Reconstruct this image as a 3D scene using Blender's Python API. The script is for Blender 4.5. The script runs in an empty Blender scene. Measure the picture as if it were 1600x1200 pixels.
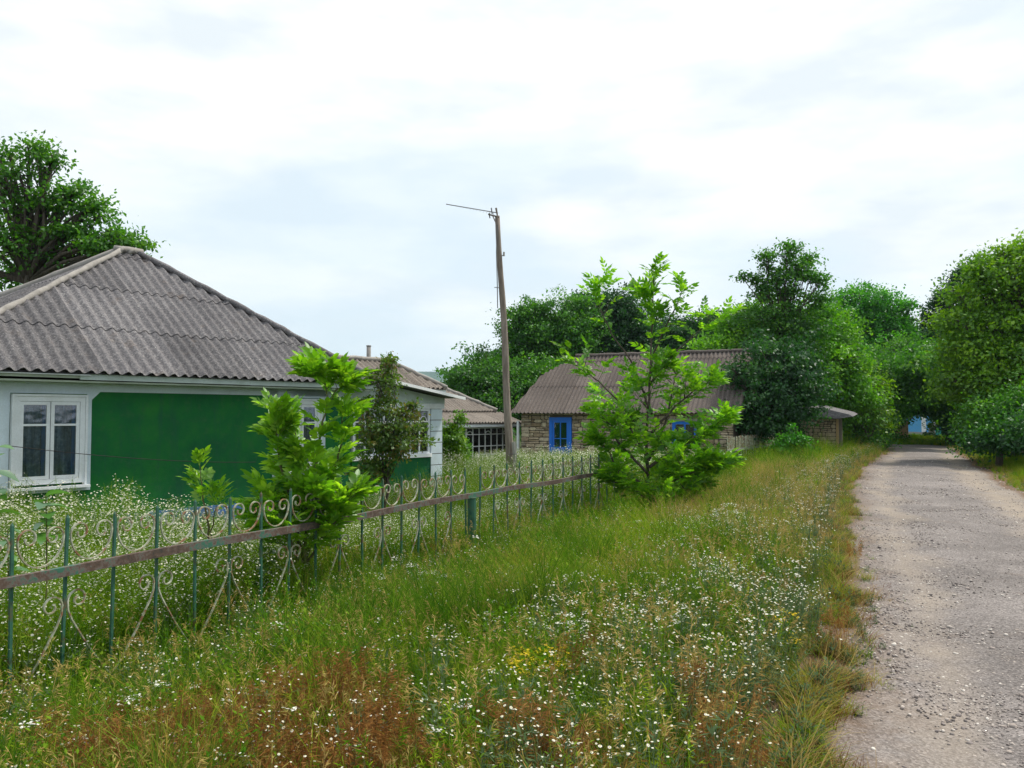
import bpy, math, random
import numpy as np
from math import sin, cos, pi, radians, sqrt, atan2, hypot
from mathutils import Vector, Matrix, noise

random.seed(7)
RNG = np.random.default_rng(11)
SC = bpy.context.scene
COL = SC.collection

# ------------------------------------------------------------------ camera
F = 1244.0                       # focal length in photo pixels (1600 wide)
CAMZ = 1.6
PITCH = math.atan(48 / F)
cam_d = bpy.data.cameras.new('camera')
cam_d.sensor_width = 36
cam_d.lens = F / 1600 * 36
cam_d.clip_start = 0.05
cam_d.clip_end = 9000
cam = bpy.data.objects.new('camera', cam_d)
COL.objects.link(cam)
cam.location = (0, 0, CAMZ)
cam.rotation_euler = (pi / 2 + PITCH, 0, 0)
SC.camera = cam

# ------------------------------------------------------------------ sky and sun
SUN_EL, SUN_AZ = radians(58), radians(62)     # azimuth clockwise from +Y (view direction)
w = bpy.data.worlds.new("World")
SC.world = w
w.use_nodes = True
nt = w.node_tree
nt.nodes.clear()
N = nt.nodes.new
L = nt.links.new
out = N('ShaderNodeOutputWorld')
bg = N('ShaderNodeBackground')
bg.inputs['Strength'].default_value = 0.092
sky = N('ShaderNodeTexSky')
sky.sky_type = 'NISHITA'
sky.sun_disc = False
sky.sun_elevation = SUN_EL
sky.sun_rotation = SUN_AZ
sky.air_density = 1.0
sky.dust_density = 0.3
sky.ozone_density = 3.0
tc = N('ShaderNodeTexCoord')
mp = N('ShaderNodeMapping')
mp.inputs['Scale'].default_value = (1.0, 1.0, 3.2)
mp.inputs['Location'].default_value = (1.1, 5.2, 2.0)
n1 = N('ShaderNodeTexNoise')
n1.inputs['Scale'].default_value = 1.7
n1.inputs['Detail'].default_value = 9
n1.inputs['Roughness'].default_value = 0.55
n1.inputs['Distortion'].default_value = 0.35
r1 = N('ShaderNodeValToRGB')
r1.color_ramp.elements[0].position = 0.38
r1.color_ramp.elements[0].color = (0.50, 0.50, 0.50, 1)
r1.color_ramp.elements[1].position = 0.56
r1.color_ramp.elements[1].color = (1, 1, 1, 1)
n2 = N('ShaderNodeTexNoise')
n2.inputs['Scale'].default_value = 5.0
n2.inputs['Detail'].default_value = 8
r2 = N('ShaderNodeValToRGB')
r2.color_ramp.elements[0].position = 0.38
r2.color_ramp.elements[0].color = (8.1, 8.8, 9.25, 1)
r2.color_ramp.elements[1].position = 0.58
r2.color_ramp.elements[1].color = (10.0, 10.25, 10.4, 1)
mx = N('ShaderNodeMix')
mx.data_type = 'RGBA'
L(tc.outputs['Generated'], mp.inputs['Vector'])
L(mp.outputs['Vector'], n1.inputs['Vector'])
L(mp.outputs['Vector'], n2.inputs['Vector'])
L(n1.outputs['Fac'], r1.inputs['Fac'])
L(n2.outputs['Fac'], r2.inputs['Fac'])
L(r1.outputs['Color'], mx.inputs['Factor'])
pale = N('ShaderNodeMix')                 # thin high cloud veils the blue
pale.data_type = 'RGBA'
pale.inputs['Factor'].default_value = 0.72
pale.inputs['B'].default_value = (8.3, 10.0, 10.9, 1)
L(sky.outputs['Color'], pale.inputs['A'])
L(pale.outputs['Result'], mx.inputs['A'])
L(r2.outputs['Color'], mx.inputs['B'])
L(mx.outputs['Result'], bg.inputs['Color'])
L(bg.outputs['Background'], out.inputs['Surface'])

sd = bpy.data.lights.new('sun', 'SUN')
sd.energy = 4.0
sd.angle = radians(4.5)
sd.color = (1.0, 0.93, 0.80)
so = bpy.data.objects.new('sun', sd)
COL.objects.link(so)
sdir = Vector((sin(SUN_AZ) * cos(SUN_EL), cos(SUN_AZ) * cos(SUN_EL), sin(SUN_EL)))
so.rotation_euler = (-sdir).to_track_quat('-Z', 'Y').to_euler()
so.location = (10, 5, 30)

SC.view_settings.view_transform = 'Standard'
SC.view_settings.look = 'None'
SC.view_settings.exposure = 0.24
SC.view_settings.gamma = 1.0
SC.cycles.max_bounces = 7
SC.cycles.diffuse_bounces = 3
SC.cycles.glossy_bounces = 2
SC.cycles.transmission_bounces = 4
SC.cycles.transparent_max_bounces = 8


# ------------------------------------------------------------------ helpers
def at(px, py, D):
    """world point seen at photo pixel (px, py), D metres ahead"""
    xr, yr = (px - 800) / F, -(py - 600) / F
    dx = xr
    dy = cos(PITCH) - yr * sin(PITCH)
    dz = sin(PITCH) + yr * cos(PITCH)
    k = D / dy
    return Vector((dx * k, D, CAMZ + dz * k))


def smooth(a, b, x):
    t = np.clip((x - a) / (b - a), 0, 1)
    return t * t * (3 - 2 * t)


RD = (0.431, 0.902)      # road direction
RN = (0.902, -0.431)     # towards the right of the road


def sl(x, y):
    return x * RN[0] + y * RN[1], x * RD[0] + y * RD[1]


def xy(s, l):
    return s * RN[0] + l * RD[0], s * RN[1] + l * RD[1]


def wob(l, k):
    return 0.16 * np.sin(l * 0.9 + k) + 0.11 * np.sin(l * 2.3 + 2 * k) + 0.05 * np.sin(l * 5.1 + k)


def edge_l(l):           # left edge of the road (its s for a given l)
    l = np.asarray(l, dtype=float)
    return np.interp(l, [-5, 2, 4, 6, 9, 15, 20, 28, 38, 46, 60], [-.3, -.42, -.40, -.50, -.62, -.88, -1.05, -.95, -.3, -.2, -.2]) + 0.35 * wob(l, 1.0)


def edge_r(l):
    l = np.asarray(l, dtype=float)
    return np.interp(l, [-5, 10, 20, 35, 45, 60], [3.0, 2.6, 2.35, 2.45, 2.4, 2.3]) + 0.35 * wob(l, 4.0)


def H(x, y):
    """height of the ground"""
    x = np.asarray(x, dtype=float); y = np.asarray(y, dtype=float)
    s, l = sl(x, y)
    z = -0.30 * smooth(-0.8, -4.6, s) if False else 0.0
    z = -0.30 * (1 - smooth(-4.6, -0.8, s))
    z = z - 0.12 * (1 - smooth(-9, -5, s)) - 0.62 * (1 - smooth(-17, -11.5, s)) - 2.5 * (1 - smooth(-60, -20, s)) - 26 * (1 - smooth(-500, -60, s))
    z = z + 0.35 * smooth(3.2, 9.0, s)
    und = 0.03 * np.sin(x * 1.3 + 1) * np.cos(y * 1.1) + 0.02 * np.sin(x * 3.1 + y * 2.3)
    side = (1 - smooth(-1.4, -0.5, s)) + smooth(2.8, 3.6, s)
    z = z + und * side
    return z


def hz(x, y):
    return float(H(x, y))


class MB:
    """collects shapes for ONE mesh"""
    def __init__(self):
        self.v, self.f, self.m = [], [], []

    def add(self, vs, fs, mi=0):
        o = len(self.v)
        self.v += [tuple(q) for q in vs]
        self.f += [tuple(i + o for i in g) for g in fs]
        self.m += [mi] * len(fs)

    def box(self, x0, x1, y0, y1, z0, z1, mi=0):
        vs = [(x, y, z) for z in (z0, z1) for y in (y0, y1) for x in (x0, x1)]
        self.add(vs, [(0, 2, 3, 1), (4, 5, 7, 6), (0, 1, 5, 4), (2, 6, 7, 3), (0, 4, 6, 2), (1, 3, 7, 5)], mi)

    def prism(self, pts, d, mi=0):
        """pts: polygon (3d, planar), d: extrusion vector"""
        n = len(pts)
        d = Vector(d)
        a = [Vector(p) for p in pts]
        b = [p + d for p in a]
        fs = [tuple(range(n - 1, -1, -1)), tuple(range(n, 2 * n))]
        fs += [(i, (i + 1) % n, n + (i + 1) % n, n + i) for i in range(n)]
        self.add(a + b, fs, mi)

    def tube(self, pts, rad, n=6, mi=0, cap=True):
        pts = [Vector(p) for p in pts]
        m = len(pts)
        if not hasattr(rad, '__len__'):
            rad = [rad] * m
        t = (pts[1] - pts[0]).normalized()
        up = Vector((0, 0, 1)) if abs(t.z) < 0.9 else Vector((1, 0, 0))
        a = t.cross(up).normalized()
        vs = []
        for i in range(m):
            if i == 0: t = pts[1] - pts[0]
            elif i == m - 1: t = pts[-1] - pts[-2]
            else: t = pts[i + 1] - pts[i - 1]
            t = t.normalized()
            a = (a - t * a.dot(t))
            a = a.normalized() if a.length > 1e-6 else t.orthogonal().normalized()
            b = t.cross(a)
            for k in range(n):
                an = 2 * pi * k / n
                vs.append(pts[i] + (a * cos(an) + b * sin(an)) * rad[i])
        fs = []
        for i in range(m - 1):
            for k in range(n):
                k2 = (k + 1) % n
                fs.append((i * n + k, i * n + k2, (i + 1) * n + k2, (i + 1) * n + k))
        if cap:
            fs.append(tuple(range(n - 1, -1, -1)))
            fs.append(tuple((m - 1) * n + k for k in range(n)))
        self.add(vs, fs, mi)

    def mesh(self, name, mats, smooth_=False):
        me = bpy.data.meshes.new(name)
        me.from_pydata(self.v, [], self.f)
        for m in (mats if isinstance(mats, (list, tuple)) else [mats]):
            me.materials.append(m)
        if any(self.m):
            me.polygons.foreach_set('material_index', self.m)
        if smooth_:
            me.polygons.foreach_set('use_smooth', [True] * len(me.polygons))
        me.update()
        return me

    def build(self, name, mats, parent=None, smooth_=False):
        return link(name, self.mesh(name, mats, smooth_), parent)


def link(name, data, parent=None):
    o = bpy.data.objects.new(name, data)
    COL.objects.link(o)
    if parent is not None:
        o.parent = parent
    return o


def tag(o, label=None, cat=None, group=None, kind=None):
    if label: o['label'] = label
    if cat: o['category'] = cat
    if group: o['group'] = group
    if kind: o['kind'] = kind
    return o


def empty(name, loc, rz, label, cat, group=None):
    o = bpy.data.objects.new(name, None)
    COL.objects.link(o)
    o.location = loc
    o.rotation_euler = (0, 0, rz)
    o.empty_display_size = 0.3
    return tag(o, label, cat, group)


def np_mesh(name, V, Q, mats, attr=None, smooth_=False):
    """fast quad mesh from arrays; attr: per-face float 'tint'"""
    me = bpy.data.meshes.new(name)
    nv, nq = len(V), len(Q)
    me.vertices.add(nv)
    me.vertices.foreach_set('co', np.ascontiguousarray(V, dtype=np.float32).ravel())
    me.loops.add(nq * 4)
    me.loops.foreach_set('vertex_index', np.ascontiguousarray(Q, dtype=np.int32).ravel())
    me.polygons.add(nq)
    me.polygons.foreach_set('loop_start', np.arange(0, nq * 4, 4, dtype=np.int32))
    me.update(calc_edges=True)
    for m in (mats if isinstance(mats, (list, tuple)) else [mats]):
        me.materials.append(m)
    if attr is not None:
        a = me.attributes.new('tint', 'FLOAT', 'FACE')
        a.data.foreach_set('value', np.ascontiguousarray(attr, dtype=np.float32))
    if smooth_:
        me.polygons.foreach_set('use_smooth', np.ones(nq, dtype=bool))
    return me


# ------------------------------------------------------------------ materials
def mat(name):
    m = bpy.data.materials.new(name)
    m.use_nodes = True
    nt = m.node_tree
    for n in list(nt.nodes):
        nt.nodes.remove(n)
    o = nt.nodes.new('ShaderNodeOutputMaterial')
    return m, nt, o


def lk(nt, a, b):
    nt.links.new(a, b)


def nnoise(nt, scale, detail=4, rough=0.55, vec=None, dist=0.0):
    n = nt.nodes.new('ShaderNodeTexNoise')
    n.inputs['Scale'].default_value = scale
    n.inputs['Detail'].default_value = detail
    n.inputs['Roughness'].default_value = rough
    n.inputs['Distortion'].default_value = dist
    if vec is not None: lk(nt, vec, n.inputs['Vector'])
    return n.outputs['Fac']


def nramp(nt, fac, stops, interp='LINEAR'):
    r = nt.nodes.new('ShaderNodeValToRGB')
    cr = r.color_ramp
    cr.interpolation = interp
    while len(cr.elements) < len(stops): cr.elements.new(0.5)
    for e, (p, c) in zip(cr.elements, stops):
        e.position = p
        e.color = (c[0], c[1], c[2], 1) if hasattr(c, '__len__') else (c, c, c, 1)
    lk(nt, fac, r.inputs['Fac'])
    return r.outputs['Color']


def nmix(nt, fac, a, b, mode='MIX'):
    m = nt.nodes.new('ShaderNodeMix')
    m.data_type = 'RGBA'
    m.blend_type = mode
    for key, val in (('Factor', fac), ('A', a), ('B', b)):
        if hasattr(val, 'links') or hasattr(val, 'is_linked'):
            lk(nt, val, m.inputs[key])
        elif hasattr(val, '__len__'):
            m.inputs[key].default_value = (val[0], val[1], val[2], 1)
        else:
            m.inputs[key].default_value = val
    return m.outputs['Result']


def principled(nt, o, col, rough=0.8, spec=0.3, bump=None, bstr=0.3, bdist=0.01, metallic=0.0):
    p = nt.nodes.new('ShaderNodeBsdfPrincipled')
    if hasattr(col, 'is_linked'): lk(nt, col, p.inputs['Base Color'])
    else: p.inputs['Base Color'].default_value = (col[0], col[1], col[2], 1)
    if hasattr(rough, 'is_linked'): lk(nt, rough, p.inputs['Roughness'])
    else: p.inputs['Roughness'].default_value = rough
    p.inputs['Specular IOR Level'].default_value = spec
    p.inputs['Metallic'].default_value = metallic
    if bump is not None:
        b = nt.nodes.new('ShaderNodeBump')
        b.inputs['Strength'].default_value = bstr
        b.inputs['Distance'].default_value = bdist
        lk(nt, bump, b.inputs['Height'])
        lk(nt, b.outputs['Normal'], p.inputs['Normal'])
    lk(nt, p.outputs['BSDF'], o.inputs['Surface'])
    return p


def objvec(nt):
    return nt.nodes.new('ShaderNodeTexCoord').outputs['Object']


def posvec(nt):
    return nt.nodes.new('ShaderNodeNewGeometry').outputs['Position']


def orand(nt):
    return nt.nodes.new('ShaderNodeObjectInfo').outputs['Random']


def paint(name, col, dirt=(0.25, 0.24, 0.2), amt=0.35, scale=3.0, rough=0.6, bstr=0.2, fine=60):
    m, nt, o = mat(name)
    v = posvec(nt)
    a = nnoise(nt, scale, 8, 0.65, v)
    b = nnoise(nt, fine, 3, 0.6, v)
    f = nramp(nt, a, [(0.42, 0.0), (0.75, amt)])
    c = nmix(nt, f, col, dirt)
    f2 = nramp(nt, b, [(0.3, 0.86), (0.7, 1.0)])
    c = nmix(nt, 1.0, c, f2, 'MULTIPLY')
    principled(nt, o, c, rough, 0.3, b, bstr, 0.004)
    return m


def leafmat(name, c1, c2, c3=None, trans=0.42, patch=0.35, gloss=0.03, rough=0.45):
    m, nt, o = mat(name)
    at_ = nt.nodes.new('ShaderNodeAttribute')
    at_.attribute_name = 'tint'
    f = at_.outputs['Fac']
    stops = [(0.0, c1), (1.0, c2)] if c3 is None else [(0.0, c1), (0.6, c2), (1.0, c3)]
    c = nramp(nt, f, stops)
    n = nnoise(nt, patch, 3, 0.5, posvec(nt))
    v = nramp(nt, n, [(0.3, 0.72), (0.7, 1.25)])
    c = nmix(nt, 1.0, c, v, 'MULTIPLY')
    d = nt.nodes.new('ShaderNodeBsdfDiffuse')
    t = nt.nodes.new('ShaderNodeBsdfTranslucent')
    g = nt.nodes.new('ShaderNodeBsdfGlossy')
    g.inputs['Roughness'].default_value = rough
    g.inputs['Color'].default_value = (0.9, 0.95, 1.0, 1)
    lk(nt, c, d.inputs['Color'])
    ct = nmix(nt, 1.0, c, (1.35, 1.45, 0.55), 'MULTIPLY')
    lk(nt, ct, t.inputs['Color'])
    m1 = nt.nodes.new('ShaderNodeMixShader')
    m1.inputs['Fac'].default_value = trans
    lk(nt, d.outputs[0], m1.inputs[1]); lk(nt, t.outputs[0], m1.inputs[2])
    m2 = nt.nodes.new('ShaderNodeMixShader')
    m2.inputs['Fac'].default_value = gloss
    lk(nt, m1.outputs[0], m2.inputs[1]); lk(nt, g.outputs[0], m2.inputs[2])
    lk(nt, m2.outputs[0], o.inputs['Surface'])
    return m


def grassmat(name, cols, trans=0.35, patchcols=None, pscale=0.7, plo=0.45, phi=0.62):
    """blades: per-instance random colour plus large patches"""
    m, nt, o = mat(name)
    r = orand(nt)
    n = len(cols)
    c = nramp(nt, r, [(i / (n - 1), cc) for i, cc in enumerate(cols)])
    if patchcols:
        pn = nnoise(nt, pscale, 3, 0.6, posvec(nt))
        pf = nramp(nt, pn, [(plo, 0.0), (phi, 1.0)])
        c2 = nramp(nt, r, [(0.0, patchcols[0]), (1.0, patchcols[1])])
        c = nmix(nt, pf, c, c2)
    d = nt.nodes.new('ShaderNodeBsdfDiffuse')
    t = nt.nodes.new('ShaderNodeBsdfTranslucent')
    lk(nt, c, d.inputs['Color']); lk(nt, c, t.inputs['Color'])
    m1 = nt.nodes.new('ShaderNodeMixShader')
    m1.inputs['Fac'].default_value = trans
    lk(nt, d.outputs[0], m1.inputs[1]); lk(nt, t.outputs[0], m1.inputs[2])
    lk(nt, m1.outputs[0], o.inputs['Surface'])
    return m


M = {}
M['white'] = paint('white_paint', (0.72, 0.76, 0.80), (0.35, 0.36, 0.34), 0.35, 4)
M['white_bright'] = paint('bright_white_paint', (0.85, 0.86, 0.88), (0.5, 0.5, 0.5), 0.15, 5)
M['whitewash'] = paint('bluish_whitewash', (0.62, 0.72, 0.80), (0.42, 0.48, 0.50), 0.5, 2.5, 0.9, 0.5)
M['fascia'] = paint('pale_fascia_paint', (0.50, 0.58, 0.57), (0.25, 0.30, 0.25), 0.5, 3)
M['soffit'] = paint('soffit_board', (0.36, 0.42, 0.34), (0.16, 0.17, 0.12), 0.6, 3)
M['plinth'] = paint('blue_plinth', (0.06, 0.16, 0.42), (0.16, 0.16, 0.17), 0.7, 4, 0.9)
M['blue_door'] = paint('blue_gloss_paint', (0.01, 0.16, 0.70), (0.02, 0.10, 0.36), 0.3, 4, 0.4)
M['bluetrim'] = paint('dull_blue_paint', (0.05, 0.14, 0.30), (0.1, 0.14, 0.2), 0.4, 4)
M['turq'] = paint('turquoise_paint', (0.03, 0.42, 0.40), (0.1, 0.3, 0.3), 0.4, 2)
M['skyblue'] = paint('light_blue_wall', (0.10, 0.40, 0.75), (0.2, 0.4, 0.6), 0.4, 2)
M['tan'] = paint('tan_plaster', (0.42, 0.30, 0.15), (0.3, 0.22, 0.14), 0.5, 1.5, 0.9)
M['mortar'] = paint('dark_mortar', (0.10, 0.085, 0.065), (0.18, 0.15, 0.11), 0.5, 5, 0.95, 0.5)
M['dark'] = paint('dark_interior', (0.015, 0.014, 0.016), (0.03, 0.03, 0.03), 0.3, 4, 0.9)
M['plaster_cap'] = paint('pale_mortar_cap', (0.33, 0.31, 0.29), (0.16, 0.15, 0.14), 0.8, 5, 0.95, 0.6, 30)
M['concrete'] = paint('weathered_concrete', (0.34, 0.33, 0.31), (0.18, 0.17, 0.15), 0.5, 4, 0.9, 0.5)
M['pipe'] = paint('asbestos_pipe', (0.30, 0.29, 0.28), (0.12, 0.11, 0.10), 0.6, 6, 0.9)


def m_greenwall():
    m, nt, o = mat('green_plaster')
    v = posvec(nt)
    a = nnoise(nt, 1.1, 6, 0.6, v)
    b = nnoise(nt, 9, 6, 0.65, v)
    c3 = nnoise(nt, 70, 2, 0.6, v)
    c = nramp(nt, a, [(0.3, (0.002, 0.070, 0.030)), (0.5, (0.004, 0.118, 0.026)), (0.72, (0.016, 0.165, 0.018))])
    c = nmix(nt, nramp(nt, b, [(0.52, 0.0), (0.74, 0.55)]), c, (0.03, 0.11, 0.04))
    mp_ = nt.nodes.new('ShaderNodeMapping')
    mp_.inputs['Scale'].default_value = (3, 3, 0.35)
    lk(nt, v, mp_.inputs['Vector'])
    st = nnoise(nt, 2.2, 6, 0.7, mp_.outputs['Vector'])
    c = nmix(nt, nramp(nt, st, [(0.52, 0.0), (0.70, 0.55)]), c, (0.012, 0.075, 0.05))
    mb = nnoise(nt, 14, 5, 0.6, v)
    principled(nt, o, c, 0.75, 0.25, mb, 0.35, 0.02)
    return m


M['green'] = m_greenwall()


def m_asbestos(name, dark, mid, light, moss=0.3):
    m, nt, o = mat(name)
    v = posvec(nt)
    a = nnoise(nt, 0.9, 6, 0.6, v)
    sp = nnoise(nt, 26, 5, 0.85, v)
    sp2 = nnoise(nt, 85, 2, 0.7, v)
    c = nramp(nt, sp, [(0.33, dark), (0.5, mid), (0.68, light)])
    c = nmix(nt, nramp(nt, a, [(0.4, 0.0), (0.7, 0.45)]), c, (dark[0] * 0.85, dark[1] * 0.85, dark[2] * 0.9))
    lich = nramp(nt, nnoise(nt, 17, 4, 0.6, v), [(0.66, 0.0), (0.70, 0.55)])
    c = nmix(nt, lich, c, (0.42, 0.41, 0.38))
    ms = nramp(nt, nnoise(nt, 2.3, 6, 0.7, v), [(0.58, 0.0), (0.75, moss)])
    c = nmix(nt, ms, c, (0.16, 0.10, 0.05))
    r = orand(nt)
    c = nmix(nt, 1.0, c, nramp(nt, r, [(0, 0.82), (1, 1.15)]), 'MULTIPLY')
    principled(nt, o, c, 0.95, 0.15, sp2, 0.5, 0.01)
    return m


M['roof1'] = m_asbestos('grey_asbestos', (0.055, 0.053, 0.059), (0.138, 0.132, 0.140), (0.32, 0.31, 0.315))
M['roof2'] = m_asbestos('brown_asbestos', (0.07, 0.058, 0.053), (0.128, 0.107, 0.098), (0.235, 0.205, 0.19), 0.3)
M['roof3'] = m_asbestos('pale_asbestos', (0.13, 0.11, 0.095), (0.22, 0.19, 0.165), (0.38, 0.345, 0.31), 0.4)


def m_stone():
    m, nt, o = mat('rubble_limestone')
    v = posvec(nt)
    r = orand(nt)
    c = nramp(nt, r, [(0.0, (0.22, 0.16, 0.10)), (0.25, (0.46, 0.37, 0.25)), (0.5, (0.34, 0.29, 0.23)), (0.75, (0.62, 0.53, 0.38)), (1.0, (0.28, 0.20, 0.14))])
    a = nnoise(nt, 12, 5, 0.7, v)
    c = nmix(nt, 1.0, c, nramp(nt, a, [(0.3, 0.6), (0.7, 1.25)]), 'MULTIPLY')
    principled(nt, o, c, 0.95, 0.15, nnoise(nt, 25, 4, 0.7, v), 0.6, 0.03)
    return m


M['stone'] = m_stone()


def m_greenmetal():
    m, nt, o = mat('old_green_enamel')
    v = posvec(nt)
    a = nnoise(nt, 7, 7, 0.7, v)
    c = nramp(nt, a, [(0.35, (0.015, 0.07, 0.05)), (0.50, (0.03, 0.115, 0.075)), (0.57, (0.05, 0.09, 0.05)), (0.65, (0.12, 0.06, 0.03))])
    principled(nt, o, c, 0.55, 0.4, a, 0.3, 0.004)
    return m


def m_whitemetal():
    m, nt, o = mat('flaking_white_enamel')
    v = posvec(nt)
    a = nnoise(nt, 13, 7, 0.75, v)
    c = nramp(nt, a, [(0.36, (0.50, 0.51, 0.42)), (0.50, (0.27, 0.29, 0.20)), (0.585, (0.22, 0.10, 0.045)), (0.72, (0.13, 0.05, 0.025))])
    principled(nt, o, c, 0.6, 0.35, a, 0.3, 0.003)
    return m


def m_rail():
    m, nt, o = mat('rusty_green_rail')
    v = posvec(nt)
    a = nnoise(nt, 2.6, 8, 0.75, v)
    b = nnoise(nt, 26, 5, 0.7, v)
    s = nmix(nt, 0.45, a, b)
    c = nramp(nt, s, [(0.40, (0.05, 0.045, 0.04)), (0.49, (0.10, 0.065, 0.05)), (0.54, (0.13, 0.11, 0.10)), (0.585, (0.04, 0.13, 0.09))])
    principled(nt, o, c, 0.8, 0.25, b, 0.5, 0.006)
    return m


M['gmetal'] = m_greenmetal()
M['wmetal'] = m_whitemetal()
M['rail'] = m_rail()


def m_wood(name, c1, c2, axis_scale=(14, 14, 0.9)):
    m, nt, o = mat(name)
    v = objvec(nt)
    mp_ = nt.nodes.new('ShaderNodeMapping')
    mp_.inputs['Scale'].default_value = axis_scale
    lk(nt, v, mp_.inputs['Vector'])
    a = nnoise(nt, 2.0, 6, 0.7, mp_.outputs['Vector'])
    c = nramp(nt, a, [(0.3, c1), (0.7, c2)])
    principled(nt, o, c, 0.9, 0.2, a, 0.6, 0.02)
    return m


M['pole'] = m_wood('weathered_grey_wood', (0.11, 0.085, 0.07), (0.34, 0.29, 0.25))
M['bark'] = m_wood('dark_bark', (0.035, 0.028, 0.02), (0.12, 0.10, 0.08), (8, 8, 1.5))
M['stem'] = m_wood('green_brown_stem', (0.06, 0.06, 0.025), (0.14, 0.14, 0.06))
M['alu'] = paint('dull_aluminium', (0.16, 0.16, 0.17), (0.07, 0.07, 0.07), 0.4, 10, 0.5)


def m_pane():
    m, nt, o = mat('window_glass')
    tr = nt.nodes.new('ShaderNodeBsdfTransparent')
    tr.inputs['Color'].default_value = (0.78, 0.84, 0.9, 1)
    g = nt.nodes.new('ShaderNodeBsdfGlossy')
    g.inputs['Roughness'].default_value = 0.04
    fr = nt.nodes.new('ShaderNodeFresnel')
    fr.inputs['IOR'].default_value = 1.5
    b = nt.nodes.new('ShaderNodeBump')
    b.inputs['Strength'].default_value = 0.12
    b.inputs['Distance'].default_value = 0.02
    lk(nt, nnoise(nt, 3, 2, 0.5, posvec(nt)), b.inputs['Height'])
    lk(nt, b.outputs['Normal'], g.inputs['Normal'])
    ma = nt.nodes.new('ShaderNodeMath'); ma.operation = 'MULTIPLY_ADD'
    ma.inputs[1].default_value = 0.9; ma.inputs[2].default_value = 0.05
    lk(nt, fr.outputs[0], ma.inputs[0])
    mx = nt.nodes.new('ShaderNodeMixShader')
    lk(nt, ma.outputs[0], mx.inputs['Fac'])
    lk(nt, tr.outputs[0], mx.inputs[1]); lk(nt, g.outputs[0], mx.inputs[2])
    lk(nt, mx.outputs[0], o.inputs['Surface'])
    return m


M['glass'] = m_pane()


def m_curtain():
    m, nt, o = mat('lace_curtain')
    v = posvec(nt)
    mp_ = nt.nodes.new('ShaderNodeMapping')
    mp_.inputs['Scale'].default_value = (9, 9, .5)
    lk(nt, v, mp_.inputs['Vector'])
    f = nnoise(nt, 2.2, 3, 0.5, mp_.outputs['Vector'])
    a = nnoise(nt, 16, 6, 0.7, v)
    s = nmix(nt, 0.5, f, a)
    c = nramp(nt, s, [(0.36, (0.045, 0.07, 0.10)), (0.5, (0.13, 0.17, 0.21)), (0.62, (0.30, 0.35, 0.39))])
    principled(nt, o, c, 0.9, 0.1, f, 0.5, 0.03)
    return m


M['curtain'] = m_curtain()


def m_road():
    m, nt, o = mat('gravel_road_surface')
    v = posvec(nt)
    # stretched patches along the road
    mp_ = nt.nodes.new('ShaderNodeMapping')
    mp_.inputs['Rotation'].default_value = (0, 0, atan2(RD[0], RD[1]))
    mp_.inputs['Scale'].default_value = (1.0, 0.22, 1)
    lk(nt, v, mp_.inputs['Vector'])
    tr = nnoise(nt, 1.1, 5, 0.6, mp_.outputs['Vector'], 0.5)
    pat = nnoise(nt, 0.9, 6, 0.65, v)
    g1 = nnoise(nt, 60, 4, 0.8, v)
    vo = nt.nodes.new('ShaderNodeTexVoronoi')
    vo.inputs['Scale'].default_value = 75
    lk(nt, v, vo.inputs['Vector'])
    at_ = nt.nodes.new('ShaderNodeAttribute'); at_.attribute_name = 'lateral'
    c = nramp(nt, g1, [(0.30, (0.115, 0.104, 0.103)), (0.5, (0.195, 0.176, 0.172)), (0.72, (0.31, 0.282, 0.27))])
    cc = nt.nodes.new('ShaderNodeRGBToBW'); lk(nt, vo.outputs['Color'], cc.inputs[0])
    c = nmix(nt, 1.0, c, nramp(nt, cc.outputs[0], [(0.2, 0.72), (0.8, 1.28)]), 'MULTIPLY')
    c = nmix(nt, 1.0, c, nramp(nt, nnoise(nt, .7, 5, .65, v), [(.35, .72), (.65, 1.12)]), 'MULTIPLY')
    # two worn wheel tracks of packed pale earth, gravel left between and beside them
    trk = nramp(nt, at_.outputs['Fac'], [(0.05, 0.25), (0.27, 0.58), (0.42, 0.28), (0.60, 0.34), (0.78, 0.66), (0.95, 0.4)])
    ff = nmix(nt, 0.5, nmix(nt, 0.5, tr, pat), trk)
    f = nramp(nt, ff, [(0.46, 0.0), (0.60, 0.85)])
    sand = nramp(nt, g1, [(0.3, (0.235, 0.196, 0.16)), (0.7, (0.36, 0.305, 0.25))])
    c = nmix(nt, f, c, sand)
    f2 = nramp(nt, nnoise(nt, 2.2, 6, 0.7, v), [(0.58, 0.0), (0.72, 0.5)])
    c = nmix(nt, f2, c, (0.16, 0.125, 0.105))
    # brown soil creeping in from both edges
    eg = nmix(nt, 0.35, nramp(nt, at_.outputs['Fac'], [(0.03, 1.0), (0.13, 0.3), (0.30, 0.0), (0.85, 0.0), (0.97, 0.9)]), nnoise(nt, 3.0, 7, 0.75, v))
    c = nmix(nt, nramp(nt, eg, [(0.26, 0.0), (0.46, 0.9)]), c, nramp(nt, g1, [(0.3, (0.085, 0.055, 0.032)), (0.7, (0.20, 0.13, 0.085))]))
    h = nmix(nt, 0.5, g1, vo.outputs['Distance'])
    principled(nt, o, c, 0.95, 0.1, h, 0.7, 0.012)
    return m


M['road'] = m_road()


def m_soil():
    m, nt, o = mat('grassy_soil')
    v = posvec(nt)
    a = nnoise(nt, 3, 8, 0.7, v)
    b = nnoise(nt, 0.5, 4, 0.6, v)
    c = nramp(nt, a, [(0.3, (0.02, 0.03, 0.008)), (0.55, (0.04, 0.055, 0.015)), (0.75, (0.09, 0.06, 0.03))])
    c = nmix(nt, nramp(nt, b, [(0.4, 0.0), (0.7, 0.5)]), c, (0.035, 0.06, 0.012))
    principled(nt, o, c, 1.0, 0.1, a, 0.6, 0.05)
    return m


M['soil'] = m_soil()

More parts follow.
